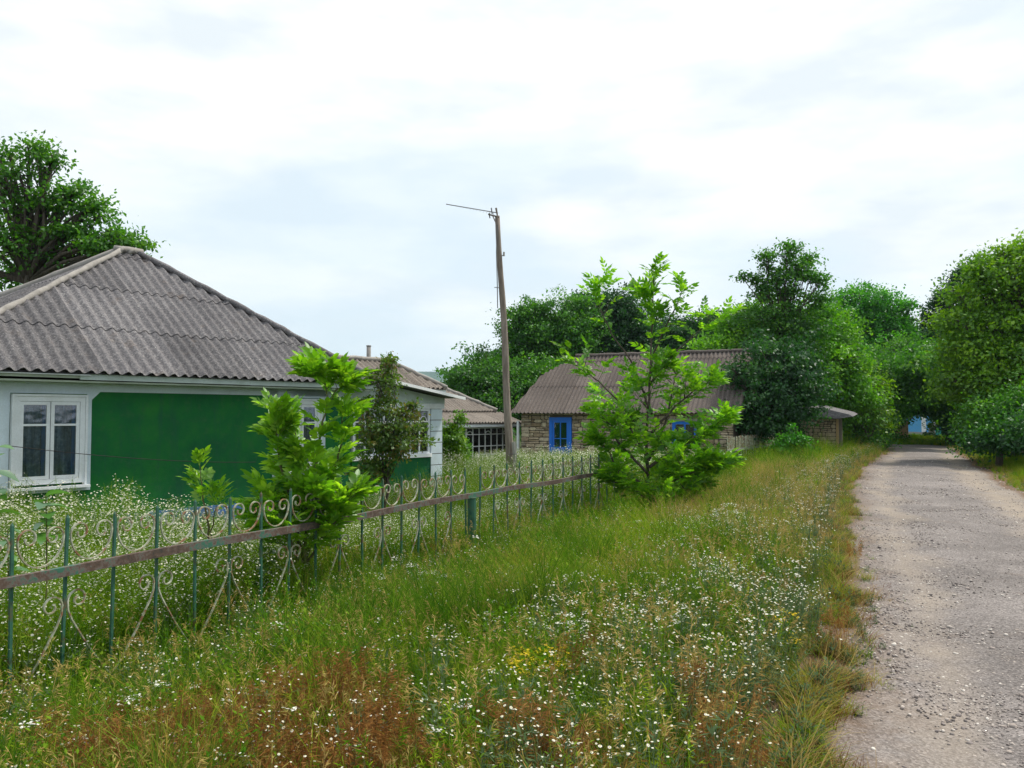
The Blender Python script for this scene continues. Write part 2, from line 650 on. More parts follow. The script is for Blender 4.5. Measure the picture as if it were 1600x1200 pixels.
# ------------------------------------------------------------------ terrain
def terrain():
    a = np.concatenate([-np.geomspace(3500, 42, 36), np.arange(-40, 40.01, 0.5), np.geomspace(42, 3500, 36)])
    b = np.concatenate([-np.geomspace(600, 12, 12), np.arange(-10, 62.01, 0.5), np.geomspace(64, 4200, 40)])
    X, Y = np.meshgrid(a, b)
    Z = H(X, Y) - 0.05 * ((sl(X, Y)[0] > -0.9) & (sl(X, Y)[0] < 3.2))
    V = np.stack([X.ravel(), Y.ravel(), Z.ravel()], 1)
    na, nb = len(a), len(b)
    i, j = np.meshgrid(np.arange(na - 1), np.arange(nb - 1))
    q = (j * na + i).ravel()
    Q = np.stack([q, q + 1, q + 1 + na, q + na], 1)
    o = link('ground', np_mesh('ground', V, Q, M['soil'], smooth_=True))
    tag(o, kind='structure')


terrain()


def road():
    ls = np.concatenate([np.arange(-6, 30, 0.2), np.arange(30, 47, 0.5)])
    nx = 25
    V, Q, lat = [], [], []
    for l in ls:
        a, b = float(edge_l(l)), float(edge_r(l))
        a -= 0.25; b += 0.25
        if l > 40:                                # widens into the cross track
            a -= 2.2 * float(smooth(40, 46.5, l)); b += 1.6 * float(smooth(40, 46.5, l))
        for k in range(nx):
            t = k / (nx - 1)
            s = a + (b - a) * t
            x, y = xy(s, l)
            crown_ = 0.045 * (1 - abs(2 * t - 1) ** 2)
            rut = -0.025 * math.exp(-((t - .27) / .07) ** 2) - 0.025 * math.exp(-((t - .75) / .07) ** 2)
            z = crown_ + rut + 0.012 * noise.noise((x * 1.5, y * 1.5, 0)) + 0.006 * noise.noise((x * 6, y * 6, 3))
            if t in (0, 1): z -= 0.06
            V.append((x, y, z)); lat.append(t)
    nl = len(ls)
    for j in range(nl - 1):
        for k in range(nx - 1):
            Q.append((j * nx + k, j * nx + k + 1, (j + 1) * nx + k + 1, (j + 1) * nx + k))
    me = np_mesh('road', np.array(V), np.array(Q), M['road'], smooth_=True)
    a_ = me.attributes.new('lateral', 'FLOAT', 'POINT')
    a_.data.foreach_set('value', np.array(lat, dtype=np.float32))
    o = link('road', me)
    tag(o, kind='structure')


road()


def hills():
    m, nt, o = mat('wooded_hillside')
    v = posvec(nt)
    a = nnoise(nt, 0.02, 8, 0.7, v)
    c = nramp(nt, a, [(0.35, (0.02, 0.045, 0.015)), (0.6, (0.05, 0.09, 0.03)), (0.75, (0.12, 0.13, 0.05))])
    principled(nt, o, c, 1.0, 0.0)
    V, Q = [], []
    n = 140
    rows = [(2100, -45), (2300, 25), (2500, 78), (2650, 122), (3000, 128)]
    for (R, h) in rows:
        for i in range(n + 1):
            an = radians(-75 + 150 * i / n)
            hh = h + (18 * noise.noise((i * 0.11, R * .002, 0)) + 5 * noise.noise((i * 0.7, R * .01, 4)) if h > 0 else 0)
            V.append((R * sin(an), R * cos(an), hh + 16))
    for j in range(len(rows) - 1):
        for i in range(n):
            Q.append((j * (n + 1) + i, j * (n + 1) + i + 1, (j + 1) * (n + 1) + i + 1, (j + 1) * (n + 1) + i))
    tag(link('hills', np_mesh('hills', np.array(V), np.array(Q), m, smooth_=True)), kind='structure')


hills()


# ------------------------------------------------------------------ corrugated roofs
def corr_sheets(parent, fr, length, top, wave, sheet_w, sheet_h, m, amp=0.032, slope_len=None, name='roof_sheet', lift=0.011, sub=6, seed=1, jit=0.022):
    """fr(a, b, n): point a along the eave, b up the slope, n off the plane.
    top(a): lowest and highest b at that place along the eave."""
    rnd = random.Random(seed)
    ns = int(math.ceil(length / sheet_w))
    maxb = max(top(length * i / 60)[1] for i in range(61))
    nr = int(math.ceil(maxb / sheet_h))
    out_ = []
    for r in range(nr):
        for c in range(ns):
            a0, a1 = c * sheet_w, min(length, (c + 1) * sheet_w)
            off = lift * 0.5 + rnd.uniform(0, 0.006)
            ja = rnd.uniform(-jit, jit)
            n = max(2, int(round((a1 - a0) / wave * sub)))
            cols = []
            for i in range(n + 1):
                a = a0 + (a1 - a0) * i / n
                lo, hi = top(a)
                b0 = max(lo, r * sheet_h - (0.10 if r else 0) + ja)
                b1 = min(hi, (r + 1) * sheet_h)
                cols.append((a, b0, b1))
            mb = MB()
            vs, fs = [], []
            k = 0
            prev = None
            th = 0.008
            for (a, b0, b1) in cols:
                ok = b1 > b0 + 0.01
                if not ok:
                    b1 = b0 = min(b0, b1) if b1 < b0 else b0
                    if prev is None: continue
                z = amp * cos(2 * pi * a / wave)
                lo_off = off + lift
                e = [fr(a, b0, z + lo_off), fr(a, b1, z + off * 0.3), fr(a, b0, z + lo_off - th), fr(a, b1, z + off * 0.3 - th)]
                e += [e[0], e[2]]
                vs += e
                if prev is not None:
                    p = prev
                    fs.append((p, k, k + 1, p + 1))
                    fs.append((p + 2, p + 3, k + 3, k + 2))
                    fs.append((p + 4, p + 5, k + 5, k + 4))
                prev = k
                k += 6
                if not ok: break
            if len(fs):
                mb.add(vs, fs)
                out_.append(mb.build(name, m, parent, True))
    return out_


def hipcap(mb, pts, wd=0.10, ht=0.05, seed=0):
    """lumpy rounded mortar or half-pipe cap along a line"""
    a, b = Vector(pts[0]), Vector(pts[1])
    n = max(4, int((b - a).length / 0.22))
    rnd = random.Random(seed)
    mb.tube([a.lerp(b, i / n) + Vector((0, 0, rnd.uniform(-.006, .014) + 0.01)) for i in range(n + 1)],
            [wd * rnd.uniform(0.85, 1.12) for _ in range(n + 1)], 8)


def box_part(name, x0, x1, y0, y1, z0, z1, m, parent):
    mb = MB()
    mb.box(x0, x1, y0, y1, z0, z1)
    return mb.build(name, m, parent)


# ------------------------------------------------------------------ green house
UA = atan2(0.764, 0.645)
ux, uy = cos(UA), sin(UA)


def sash_window(parent, x0, x1, z0, z1, yw, curtain=True):
    """two-leaf window with small upper lights, set on a wall whose face is at local y = yw"""
    fr = MB()
    w_ = 0.075
    yo = yw - 0.075
    fr.box(x0, x0 + w_, yo, yw - .002, z0, z1)
    fr.box(x1 - w_, x1, yo, yw - .002, z0, z1)
    fr.box(x0 + w_, x1 - w_, yo, yw - .002, z1 - w_, z1)
    fr.box(x0 + w_, x1 - w_, yo, yw - .002, z0, z0 + w_)
    # outer moulding
    fr.box(x0 - .035, x0 - .001, yo - .018, yw - .002, z0 - .035, z1 + .035)
    fr.box(x1 + .001, x1 + .035, yo - .018, yw - .002, z0 - .035, z1 + .035)
    fr.box(x0 - .001, x1 + .001, yo - .018, yw - .002, z1 + .001, z1 + .035)
    f = fr.build('window', M['white'], parent)
    xm = (x0 + x1) / 2
    for (a, b) in ((x0 + w_ + .004, xm - .006), (xm + .006, x1 - w_ - .004)):
        s = MB()
        t = 0.05
        y0, y1 = yo + .012, yo + .045
        zb, zt = z0 + w_ + .004, z1 - w_ - .004
        zt2 = zb + (zt - zb) * 0.70
        s.box(a, a + t, y0, y1, zb, zt); s.box(b - t, b, y0, y1, zb, zt)
        for zz in ((zb, zb + t), (zt - t, zt), (zt2 - .016, zt2 + .016)):
            s.box(a + t, b - t, y0, y1, *zz)
        s.build('sash', M['white'], f)
        box_part('pane', a + t + .001, b - t - .001, y0 + .012, y0 + .016, zb + t + .001, zt2 - .017, M['glass'], f)
        box_part('pane', a + t + .001, b - t - .001, y0 + .012, y0 + .016, zt2 + .017, zt - t - .001, M['glass'], f)
        box_part('inner_frame', b - t - .055, b - t - .005, y1 + .001, y1 + .012, zb + t, zt - t, M['bluetrim'], f)
    if curtain:
        n = 60
        vs, fs = [], []
        for i in range(n + 1):
            x = x0 + w_ + (x1 - x0 - 2 * w_) * i / n
            y = yw - .012 + .006 * sin(i * 1.15) + .003 * sin(i * .37)
            vs += [(x, y, z0 + w_), (x, y, z1 - w_)]
            if i: fs.append((2 * i - 2, 2 * i, 2 * i + 1, 2 * i - 1))
        c = MB(); c.add(vs, fs)
        c.build('curtain', M['curtain'], f, True)
    s = MB()
    s.box(x0 - .07, x1 + .07, yo - .07, yw - .002, z0 - .075, z0 - .037)
    s.build('sill', M['white'], f)
    return f


def green_house():
    g0 = -0.42
    root = empty('green_house', (-8.2, 10.54, g0), UA, 'low green plastered house with grey corrugated hip roof and white framed window beside fence', 'house')
    Z = lambda z: z - g0
    EL, DP, HW = 8.31, 7.04, 3.52
    ez, rz_ = Z(2.27), Z(4.93)
    ax1, ax2 = 4.47, 4.79
    x0, x1, y0, y1 = 0.4, 7.9, 0.4, 6.64
    wt = Z(2.10)
    wb = MB()
    wb.box(x0, x1, y0, y1, Z(-0.04), wt)
    wb.build('wall', M['green'], root)
    box_part('plinth', x0 - .04, x1 + .04, y0 - .04, y1 + .04, -0.4, Z(-0.042), M['plinth'], root)
    # white band under the eave with a wide whitewashed surround at the window
    tb = MB()
    yb = y0 - .022
    tb.box(2.80, x1 + .01, yb, y0 - .002, wt - 0.13, wt + .0)
    tb.build('cornice_band', M['whitewash'], root)

    def surround(xa, xb, za, zb, hx0, hx1, hz0, hz1):
        # band with chamfered upper corners, hole for the window
        m = MB()
        d = (0, .02, 0)
        ch = 0.13
        P = lambda x, z: (x, yb, z)
        m.prism([P(xa, za), P(hx0, za), P(hx0, zb), P(xa, zb)], d)
        m.prism([P(hx1, za), P(xb, za), P(xb, zb), P(hx1, zb)], d)
        m.prism([P(hx0, za), P(hx1, za), P(hx1, hz0), P(hx0, hz0)], d)
        m.prism([P(hx0, hz1), P(hx1, hz1), P(hx1, zb), P(hx0, zb)], d)
        m.prism([P(xb, zb - ch - .13), P(xb + ch, zb - .13), P(xb + ch, zb), P(xb, zb)], d)
        m.prism([P(xa - ch, zb - .13), P(xa, zb - ch - .13), P(xa, zb), P(xa - ch, zb)], d)
        return m.build('window_surround', M['whitewash'], root)
    surround(1.30, 2.67, Z(.40), wt, 1.50, 2.60, Z(.46), Z(1.93))
    sash_window(root, 1.545, 2.555, Z(.53), Z(1.88), y0)
    surround(6.02, 7.24, Z(.40), wt, 6.15, 7.11, Z(.46), Z(1.93))
    sash_window(root, 6.18, 7.08, Z(.53), Z(1.88), y0)
    box_part('cornice_band', 0.4 - .02, 1.17, yb, y0 - .002, wt - .13, wt, M['whitewash'], root)
    # soffit boards and fascia
    sf = MB()
    sf.box(.06, EL - .06, .06, DP - .06, wt + .002, wt + .03)
    sf.build('soffit', M['soffit'], root)
    n = 5
    fa = MB()
    fa.box(2.35, 5.3, .03, .055, ez - .125, ez - .035)
    fa.box(5.303, EL - .03, .03, .055, ez - .128, ez - .037)
    fa.build('fascia', M['fascia'], root)
    fb = MB()
    fb.box(.03, 2.347, .035, .055, ez - .105, ez - .06)
    fb.box(.03, .055, .06, DP - .03, ez - .125, ez - .035)
    fb.box(.06, EL - .06, DP - .055, DP - .03, ez - .125, ez - .035)
    fb.box(EL - .055, EL - .03, .06, DP - .06, ez - .125, ez - .035)
    fb.build('fascia', M['soffit'], root)
    box_part('eave_strip', .02, 2.5, .0, .028, ez - .062, ez - .045, M['white'], root)
    # roof: deck carries the sheets
    dk = MB()
    A, B, C, D_ = (0, 0, ez - .035), (EL, 0, ez - .035), (EL, DP, ez - .035), (0, DP, ez - .035)
    R1, R2 = (ax1, HW, rz_ - .04), (ax2, HW, rz_ - .04)
    dk.add([A, B, C, D_, R1, R2], [(0, 1, 5, 4), (1, 2, 5), (2, 3, 4, 5), (3, 0, 4), (3, 2, 1, 0)])
    roof = dk.build('roof', M['roof1'], root)
    h = rz_ - ez
    sl_f = hypot(HW, h)
    wave = 0.19

    def fr_front(a, b, n):
        t = b / sl_f
        return (a, HW * t - .06 * (1 - t) - n * h / sl_f, ez + h * t + n * HW / sl_f - .02 * (1 - t))

    def top_front(a):
        if a < ax1: return (0, sl_f * a / ax1)
        if a > ax2: return (0, sl_f * (EL - a) / (EL - ax2))
        return (0, sl_f)
    corr_sheets(roof, fr_front, EL, top_front, wave, wave * 7, 1.42, M['roof1'], seed=3)

    def fr_back(a, b, n):
        t = b / sl_f
        return (a, DP - HW * t + .06 * (1 - t) + n * h / sl_f, ez + h * t + n * HW / sl_f - .02 * (1 - t))
    corr_sheets(roof, fr_back, EL, top_front, wave, wave * 14, 2.3, M['roof1'], seed=4, sub=4)
    sl_l = hypot(ax1, h)

    def fr_left(a, b, n):
        t = b / sl_l
        return (ax1 * t - .06 * (1 - t) - n * h / sl_l, a, ez + h * t + n * ax1 / sl_l)

    def top_left(a):
        return (0, sl_l * (1 - abs(a - HW) / HW))
    corr_sheets(roof, fr_left, DP, top_left, wave, wave * 7, 1.25, M['roof1'], seed=5, sub=4)
    w2 = EL - ax2
    sl_r = hypot(w2, h)

    def fr_right(a, b, n):
        t = b / sl_r
        return (EL - w2 * t + .06 * (1 - t) + n * h / sl_r, a, ez + h * t + n * w2 / sl_r)

    def top_right(a):
        return (0, sl_r * (1 - abs(a - HW) / HW))
    corr_sheets(roof, fr_right, DP, top_right, wave, wave * 14, 2.3, M['roof1'], seed=6, sub=4)
    tp = .04
    for k, (a, b, w_) in enumerate([((0.15, 0.1, ez + .05), (ax1, HW, rz_ + tp), .055), ((EL, 0, ez + .05), (ax2, HW, rz_ + tp), .06),
                                    ((0, DP, ez + .05), (ax1, HW, rz_ + tp), .08), ((ax1 - .15, HW, rz_ + .05), (ax2 + .1, HW, rz_ + .05), .075)]):
        c = MB(); hipcap(c, (a, b), w_, seed=k)
        c.build('hip_cap', M['plaster_cap'] if k != 1 else M['roof1'], roof, True)
    lump = MB()
    rnd = random.Random(5)
    for k in range(2):
        x = ax1 - .1 + k * .2
        lump.tube([(x, HW - .12 + rnd.uniform(-.05, .05), rz_ - .02), (x + .09, HW - .06, rz_ + .05 + rnd.uniform(0, .03)), (x + .2, HW, rz_ + .02)], [.03, .055, .03], 6)
    lump.build('ridge_mortar', M['plaster_cap'], roof, True)

    # ---- glazed porch at the far end
    px0, px1 = 7.95, 10.6
    pl = MB()
    pl.box(px0, 10.24, y0, y0 + .12, Z(-.35), Z(.62))
    pl.build('porch_dado', M['green'], root)
    box_part('porch_sill', px0, 10.24, y0 - .05, y0 + .12, Z(.622), Z(.70), M['white_bright'], root)
    box_part('porch_beam', px0, px1 + .06, y0 - .03, y0 + .14, Z(1.74), Z(1.86), M['white'], root)
    # column of rusticated blocks
    for k in range(8):
        z0_ = Z(-.35) + k * .262
        box_part('column_block', 10.24 + (.0 if k else .0), px1, y0 - .02, y0 + .34, z0_, z0_ + .245, M['whitewash'], root)
    box_part('column_core', 10.26, px1 - .02, y0 - .0, y0 + .32, Z(-.35), Z(1.738), M['mortar'], root)
    # window grid
    wx0, wx1, wz0, wz1 = px0 + .02, 10.22, Z(.702), Z(1.738)
    fr = MB()
    t = .028
    fr.box(wx0, wx0 + .06, y0, y0 + .07, wz0, wz1); fr.box(wx1 - .06, wx1, y0, y0 + .07, wz0, wz1)
    fr.box(wx0 + .06, wx1 - .06, y0, y0 + .07, wz1 - .05, wz1); fr.box(wx0 + .06, wx1 - .06, y0, y0 + .07, wz0, wz0 + .05)
    win = fr.build('window', M['white'], root)
    nc = 8
    cw = (wx1 - wx0 - .12) / nc
    rows = [wz0 + .05, wz0 + .30, wz0 + .74, wz1 - .05]
    g = MB()
    for i in range(1, nc):
        x = wx0 + .06 + cw * i
        g.box(x - t / 2, x + t / 2, y0 + .005, y0 + .045, wz0 + .05, wz1 - .05)
    for zz in rows[1:3]:
        for i in range(nc):
            xa = wx0 + .06 + cw * i + (t / 2 if i else 0)
            xb = wx0 + .06 + cw * (i + 1) - (t / 2 if i < nc - 1 else 0)
            g.box(xa, xb, y0 + .005, y0 + .045, zz - t / 2, zz + t / 2)
    for i in (7, 4, 1):
        xc = wx0 + .06 + cw * (i + .5)
        pts = [(xc + (cw / 2 - .03) * cos(a), y0 + .02, rows[2] + .0 + .12 * sin(a)) for a in np.linspace(0, pi, 9)]
        g.tube(pts, .012, 4)
    g.build('muntin', M['white_bright'], win)
    for i in range(nc):
        for j in range(3):
            xa = wx0 + .06 + cw * i + t / 2 + .001
            xb = wx0 + .06 + cw * (i + 1) - t / 2 - .001
            box_part('pane', xa, xb, y0 + .026, y0 + .030, rows[j] + t / 2, rows[j + 1] - t / 2, M['glass'], win)
    vs, fs = [], []
    for i in range(81):
        x = wx0 + .05 + (wx1 - wx0 - .1) * i / 80
        y = y0 + .3 + .02 * sin(i * 1.2)
        vs += [(x, y, wz0), (x, y, wz1)]
        if i: fs.append((2 * i - 2, 2 * i, 2 * i + 1, 2 * i - 1))
    c = MB(); c.add(vs, fs); c.build('curtain', M['curtain'], win, True)
    # side wall, tympanum and lean-to roof
    box_part('porch_side_wall', px1 - .12, px1 - .001, y0 + .345, 5.0, Z(-.35), Z(1.95), M['green'], root)
    ty = MB()
    ty.prism([(7.9, y0, Z(1.862)), (px1 + .1, y0, Z(1.862)), (px1 + .1, y0, Z(1.98)), (7.9, y0, Z(2.40))], (0, .06, 0))
    ty.build('porch_gable', M['fascia'], root)
    lr = MB()
    sl2 = -(.42) / 2.8
    zz = lambda x: Z(2.44) + (x - 7.9) * sl2
    lr.prism([(8.32, .0, zz(8.32)), (10.9, .0, zz(10.9)), (10.9, .0, zz(10.9) + .03), (8.32, .0, zz(8.32) + .03)], (0, 5.2, 0))
    pr = lr.build('porch_roof', M['roof1'], root)
    fc = MB()
    fc.prism([(8.6, -.03, zz(8.6) - .03), (10.97, -.03, zz(10.97) - .03), (10.97, -.03, zz(10.97) + .036), (8.6, -.03, zz(8.6) + .036)], (0, .028, 0))
    fc.build('barge_board', M['white_bright'], pr)
    return root


green_house()


# ------------------------------------------------------------------ annex roof with stove pipe behind the porch
def annex():
    g0 = -0.5
    root = empty('annex', (-4.62, 19.75, g0), UA, 'small outbuilding behind the porch with pale hip roof and grey stove pipe', 'outbuilding')
    Z = lambda z: z - g0
    EL, HW, DP = 4.25, 1.25, 2.5
    ez, rz_ = Z(2.34), Z(3.13)
    box_part('wall', .3, EL - .3, .3, DP - .3, -.3, ez - .08, M['soffit'], root)
    box_part('boarding', .32, EL - .05, .12, .16, ez - .42, ez - .05, M['mortar'], root)
    box_part('fascia', .02, EL - .02, .02, .05, ez - .09, ez - .03, M['white'], root)
    dk = MB()
    a2 = EL - 1.15
    a1 = 1.15
    dk.add([(0, 0, ez - .03), (EL, 0, ez - .03), (EL, DP, ez - .03), (0, DP, ez - .03), (a1, HW, rz_ - .04), (a2, HW, rz_ - .04)],
           [(0, 1, 5, 4), (1, 2, 5), (2, 3, 4, 5), (3, 0, 4), (3, 2, 1, 0)])
    roof = dk.build('roof', M['roof3'], root)
    h = rz_ - ez
    s_ = hypot(HW, h)

    def fr(a, b, n):
        t = b / s_
        return (a, HW * t - n * h / s_, ez + h * t + n * HW / s_)

    def top(a):
        if a < a1: return (0, s_ * a / a1)
        if a > a2: return (0, s_ * (EL - a) / (EL - a2))
        return (0, s_)
    corr_sheets(roof, fr, EL, top, .176, .176 * 6, 2, M['roof3'], seed=8)
    w2 = EL - a2
    s2 = hypot(w2, h)

    def fr2(a, b, n):
        t = b / s2
        return (EL - w2 * t + n * h / s2, a, ez + h * t + n * w2 / s2)
    corr_sheets(roof, fr2, DP, lambda a: (0, s2 * (1 - abs(a - HW) / HW)), .176, .176 * 6, 2, M['roof3'], seed=9)
    for k, (a, b) in enumerate([((0, 0, ez + .04), (a1, HW, rz_ + .02)), ((EL, 0, ez + .04), (a2, HW, rz_ + .02)), ((a1, HW, rz_ + .03), (a2, HW, rz_ + .03))]):
        c = MB(); hipcap(c, (a, b), .06, seed=k + 20); c.build('hip_cap', M['plaster_cap'], roof, True)
    p = MB()
    p.tube([(2.55, HW + .2, rz_ - .4), (2.55, HW + .2, rz_ + .42)], .062, 12)
    p.tube([(2.55, HW + .2, rz_ + .42), (2.55, HW + .2, rz_ + .445)], .072, 12)
    p.build('stove_pipe', M['pipe'], root, True)


annex()


# ------------------------------------------------------------------ veranda house in the middle
def veranda_house():
    g0 = -1.0
    # left corner of the front eave
    Lx, Ly = -2.75 - ux * 1.6, 30 - uy * 1.6
    root = empty('veranda_house', (Lx, Ly, g0), UA, 'farther house with two tier grey corrugated roof and arched veranda glazing behind the leaning pole', 'house')
    Z = lambda z: z - g0
    EL = 6.6
    z0, z1 = Z(1.27), Z(1.70)
    lowd = 1.25
    s1 = hypot(lowd, z1 - z0)
    h1 = z1 - z0
    yw = .45
    box_part('wall', 2.6, EL - .5, yw + .25, 5.4, -.4, Z(1.2), M['white'], root)
    dk = MB()
    dk.prism([(.0, .03, z0 - .05), (EL, .03, z0 - .05), (EL, lowd, z1 - .05), (.0, lowd, z1 - .05)], (0, 0, .02))
    r1_ = dk.build('veranda_roof', M['roof3'], root)

    def fr(a, b, n):
        t = b / s1
        return (a, lowd * t - n * h1 / s1, z0 + h1 * t + n * lowd / s1)
    corr_sheets(r1_, fr, EL, lambda a: (0, s1), .176, 0.176 * 6, 2, M['roof3'], seed=31)
    box_part('fascia', 0, EL - .1, .05, .08, z0 - .16, z0 - .04, M['white'], root)
    # upper hip roof
    UL, HW, DP = EL - .38, 2.2, 4.4
    h = 1.32
    a1, a2 = 2.0, UL - 2.2
    y_0 = lowd - .1
    ez = z1 + .04
    dk = MB()
    dk.add([(0, y_0, ez - .04), (UL, y_0, ez - .04), (UL, y_0 + DP, ez - .04), (0, y_0 + DP, ez - .04), (a1, y_0 + HW, ez + h - .04), (a2, y_0 + HW, ez + h - .04)],
           [(0, 1, 5, 4), (1, 2, 5), (2, 3, 4, 5), (3, 0, 4), (3, 2, 1, 0)])
    roof = dk.build('roof', M['roof3'], root)
    s_ = hypot(HW, h)

    def fr3(a, b, n):
        t = b / s_
        return (a, y_0 + HW * t - n * h / s_, ez + h * t + n * HW / s_)

    def top3(a):
        if a < a1: return (0, s_ * a / a1)
        if a > a2: return (0, s_ * (UL - a) / (UL - a2))
        return (0, s_)
    corr_sheets(roof, fr3, UL, top3, .176, .176 * 6, 1.4, M['roof3'], seed=32)
    w2 = UL - a2
    s2 = hypot(w2, h)

    def fr4(a, b, n):
        t = b / s2
        return (UL - w2 * t + n * h / s2, y_0 + a, ez + h * t + n * w2 / s2)
    corr_sheets(roof, fr4, DP, lambda a: (0, s2 * (1 - abs(a - HW) / HW)), .176, .176 * 6, 3, M['roof3'], seed=33)
    for k, (a, b) in enumerate([((UL, y_0, ez + .04), (a2, y_0 + HW, ez + h + .03)), ((a1, y_0 + HW, ez + h + .02), (a2, y_0 + HW, ez + h + .02))]):
        c = MB(); hipcap(c, (a, b), .075, seed=k + 40); c.build('hip_cap', M['plaster_cap'], roof, True)
    # veranda front
    box_part('veranda_dado', 3.55, EL - .35, yw, yw + .1, -.4, Z(-.13), M['green'], root)
    box_part('sill', 3.5, EL - .35, yw - .04, yw + .12, Z(-.13) + .001, Z(-.04), M['white_bright'], root)
    for x in (3.12, EL - .35):
        box_part('column', x, x + .18, yw - .02, yw + .18, -.4, Z(1.10), M['whitewash'], root)
    box_part('side_panel', 3.305, 3.54, yw + .05, yw + .12, -.4, Z(1.10), M['green'], root)
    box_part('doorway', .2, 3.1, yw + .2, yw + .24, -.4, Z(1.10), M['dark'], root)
    wx0, wx1, wz0, wz1 = 3.545, EL - .36, Z(-.038), Z(1.098)
    f = MB()
    f.box(wx0, wx0 + .06, yw, yw + .07, wz0, wz1); f.box(wx1 - .06, wx1, yw, yw + .07, wz0, wz1)
    f.box(wx0 + .06, wx1 - .06, yw, yw + .07, wz1 - .06, wz1); f.box(wx0 + .06, wx1 - .06, yw, yw + .07, wz0, wz0 + .05)
    win = f.build('window', M['white_bright'], root)
    nc = 7
    cw = (wx1 - wx0 - .12) / nc
    rows = [wz0 + .05, wz0 + .36, wz0 + .84, wz1 - .06]
    g = MB(); t = .035
    for i in range(1, nc):
        x = wx0 + .06 + cw * i
        g.box(x - t / 2, x + t / 2, yw + .005, yw + .045, rows[0], rows[3])
    for zz in rows[1:3]:
        for i in range(nc):
            g.box(wx0 + .06 + cw * i + (t / 2 if i else 0), wx0 + .06 + cw * (i + 1) - (t / 2 if i < nc - 1 else 0), yw + .005, yw + .045, zz - t / 2, zz + t / 2)
    for i in (0, 3, 6):
        xc = wx0 + .06 + cw * (i + .5)
        g.tube([(xc + (cw / 2 - .03) * cos(a), yw + .02, rows[2] + .13 * sin(a)) for a in np.linspace(0, pi, 9)], .016, 4)
    g.build('muntin', M['white_bright'], win)
    for i in range(nc):
        for j in range(3):
            box_part('pane', wx0 + .06 + cw * i + t / 2 + .001, wx0 + .06 + cw * (i + 1) - t / 2 - .001, yw + .026, yw + .03, rows[j] + t / 2, rows[j + 1] - t / 2, M['glass'], win)
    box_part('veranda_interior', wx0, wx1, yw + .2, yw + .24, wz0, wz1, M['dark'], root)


veranda_house()


# ------------------------------------------------------------------ stone house
def stones_on(parent, x0, x1, z0, z1, yface, holes, seed, cap=295, ch=(.13, .22), cw=(.24, .55), join=False, name='stone'):
    rnd = random.Random(seed)
    cells = []
    z = z0
    while z < z1 - .05:
        hgt = min(rnd.uniform(*ch), z1 - z)
        if z1 - z - hgt < .07: hgt = z1 - z
        x = x0
        while x < x1 - .02:
            wd = rnd.uniform(*cw)
            if x1 - x - wd < .12: wd = x1 - x
            a, b = x, x + wd
            parts = [(a, b)]
            for (hx0, hx1, hz0, hz1) in holes:
                if z + hgt > hz0 and z < hz1:
                    q = []
                    for (p0, p1) in parts:
                        if p1 <= hx0 or p0 >= hx1: q.append((p0, p1))
                        else:
                            if p0 < hx0 - .05: q.append((p0, hx0))
                            if p1 > hx1 + .05: q.append((hx1, p1))
                    parts = q
            for (p0, p1) in parts:
                if p1 - p0 > .05:
                    if hgt > .11 and rnd.random() < .3:
                        h2 = hgt * rnd.uniform(.4, .6); cells += [(p0, p1, z, z + h2), (p0, p1, z + h2, z + hgt)]
                    else: cells.append((p0, p1, z, z + hgt))
            x += wd
        z += hgt
    cells.sort(key=lambda q: -q[2])
    jb = MB()
    for i, (a, b, c, d) in enumerate(cells):
        g = .011
        a += g; b -= g; c += g; d -= g
        dp = rnd.uniform(.012, .05)
        ins = .018
        J = lambda: rnd.uniform(-.02, .02)
        q = min(b - a, d - c) * rnd.uniform(.12, .38)
        base = [(a + q, c + J() * .5), (b - q * rnd.uniform(.5, 1.2), c + J() * .5), (b, c + q), (b + J() * .5, d - q * rnd.uniform(.5, 1.2)),
                (b - q, d + J() * .5), (a + q * rnd.uniform(.5, 1.4), d + J() * .5), (a, d - q), (a + J() * .5, c + q * rnd.uniform(.5, 1.2))]
        cx, cz = (a + b) / 2, (c + d) / 2
        front = [(cx + (p - cx) * (1 - ins * 2 / max(b - a, .05)), cz + (w - cz) * (1 - ins * 2 / max(d - c, .05))) for p, w in base]
        vs = [(p, yface + .02, w) for p, w in base] + [(p, yface - dp * .6, w) for p, w in base] + [(p, yface - dp + rnd.uniform(-.008, .008), w) for p, w in front]
        fs = [(k, (k + 1) % 8, 8 + (k + 1) % 8, 8 + k) for k in range(8)] + [(8 + k, 8 + (k + 1) % 8, 16 + (k + 1) % 8, 16 + k) for k in range(8)] + [tuple(range(16, 24))]
        if join or i >= cap:
            jb.add(vs, fs)
        else:
            m = MB(); m.add(vs, fs); m.build(name, M['stone'], parent)
    if jb.v:
        o = jb.build('small_stones', M['stone'], parent)
        o['kind'] = 'stuff'


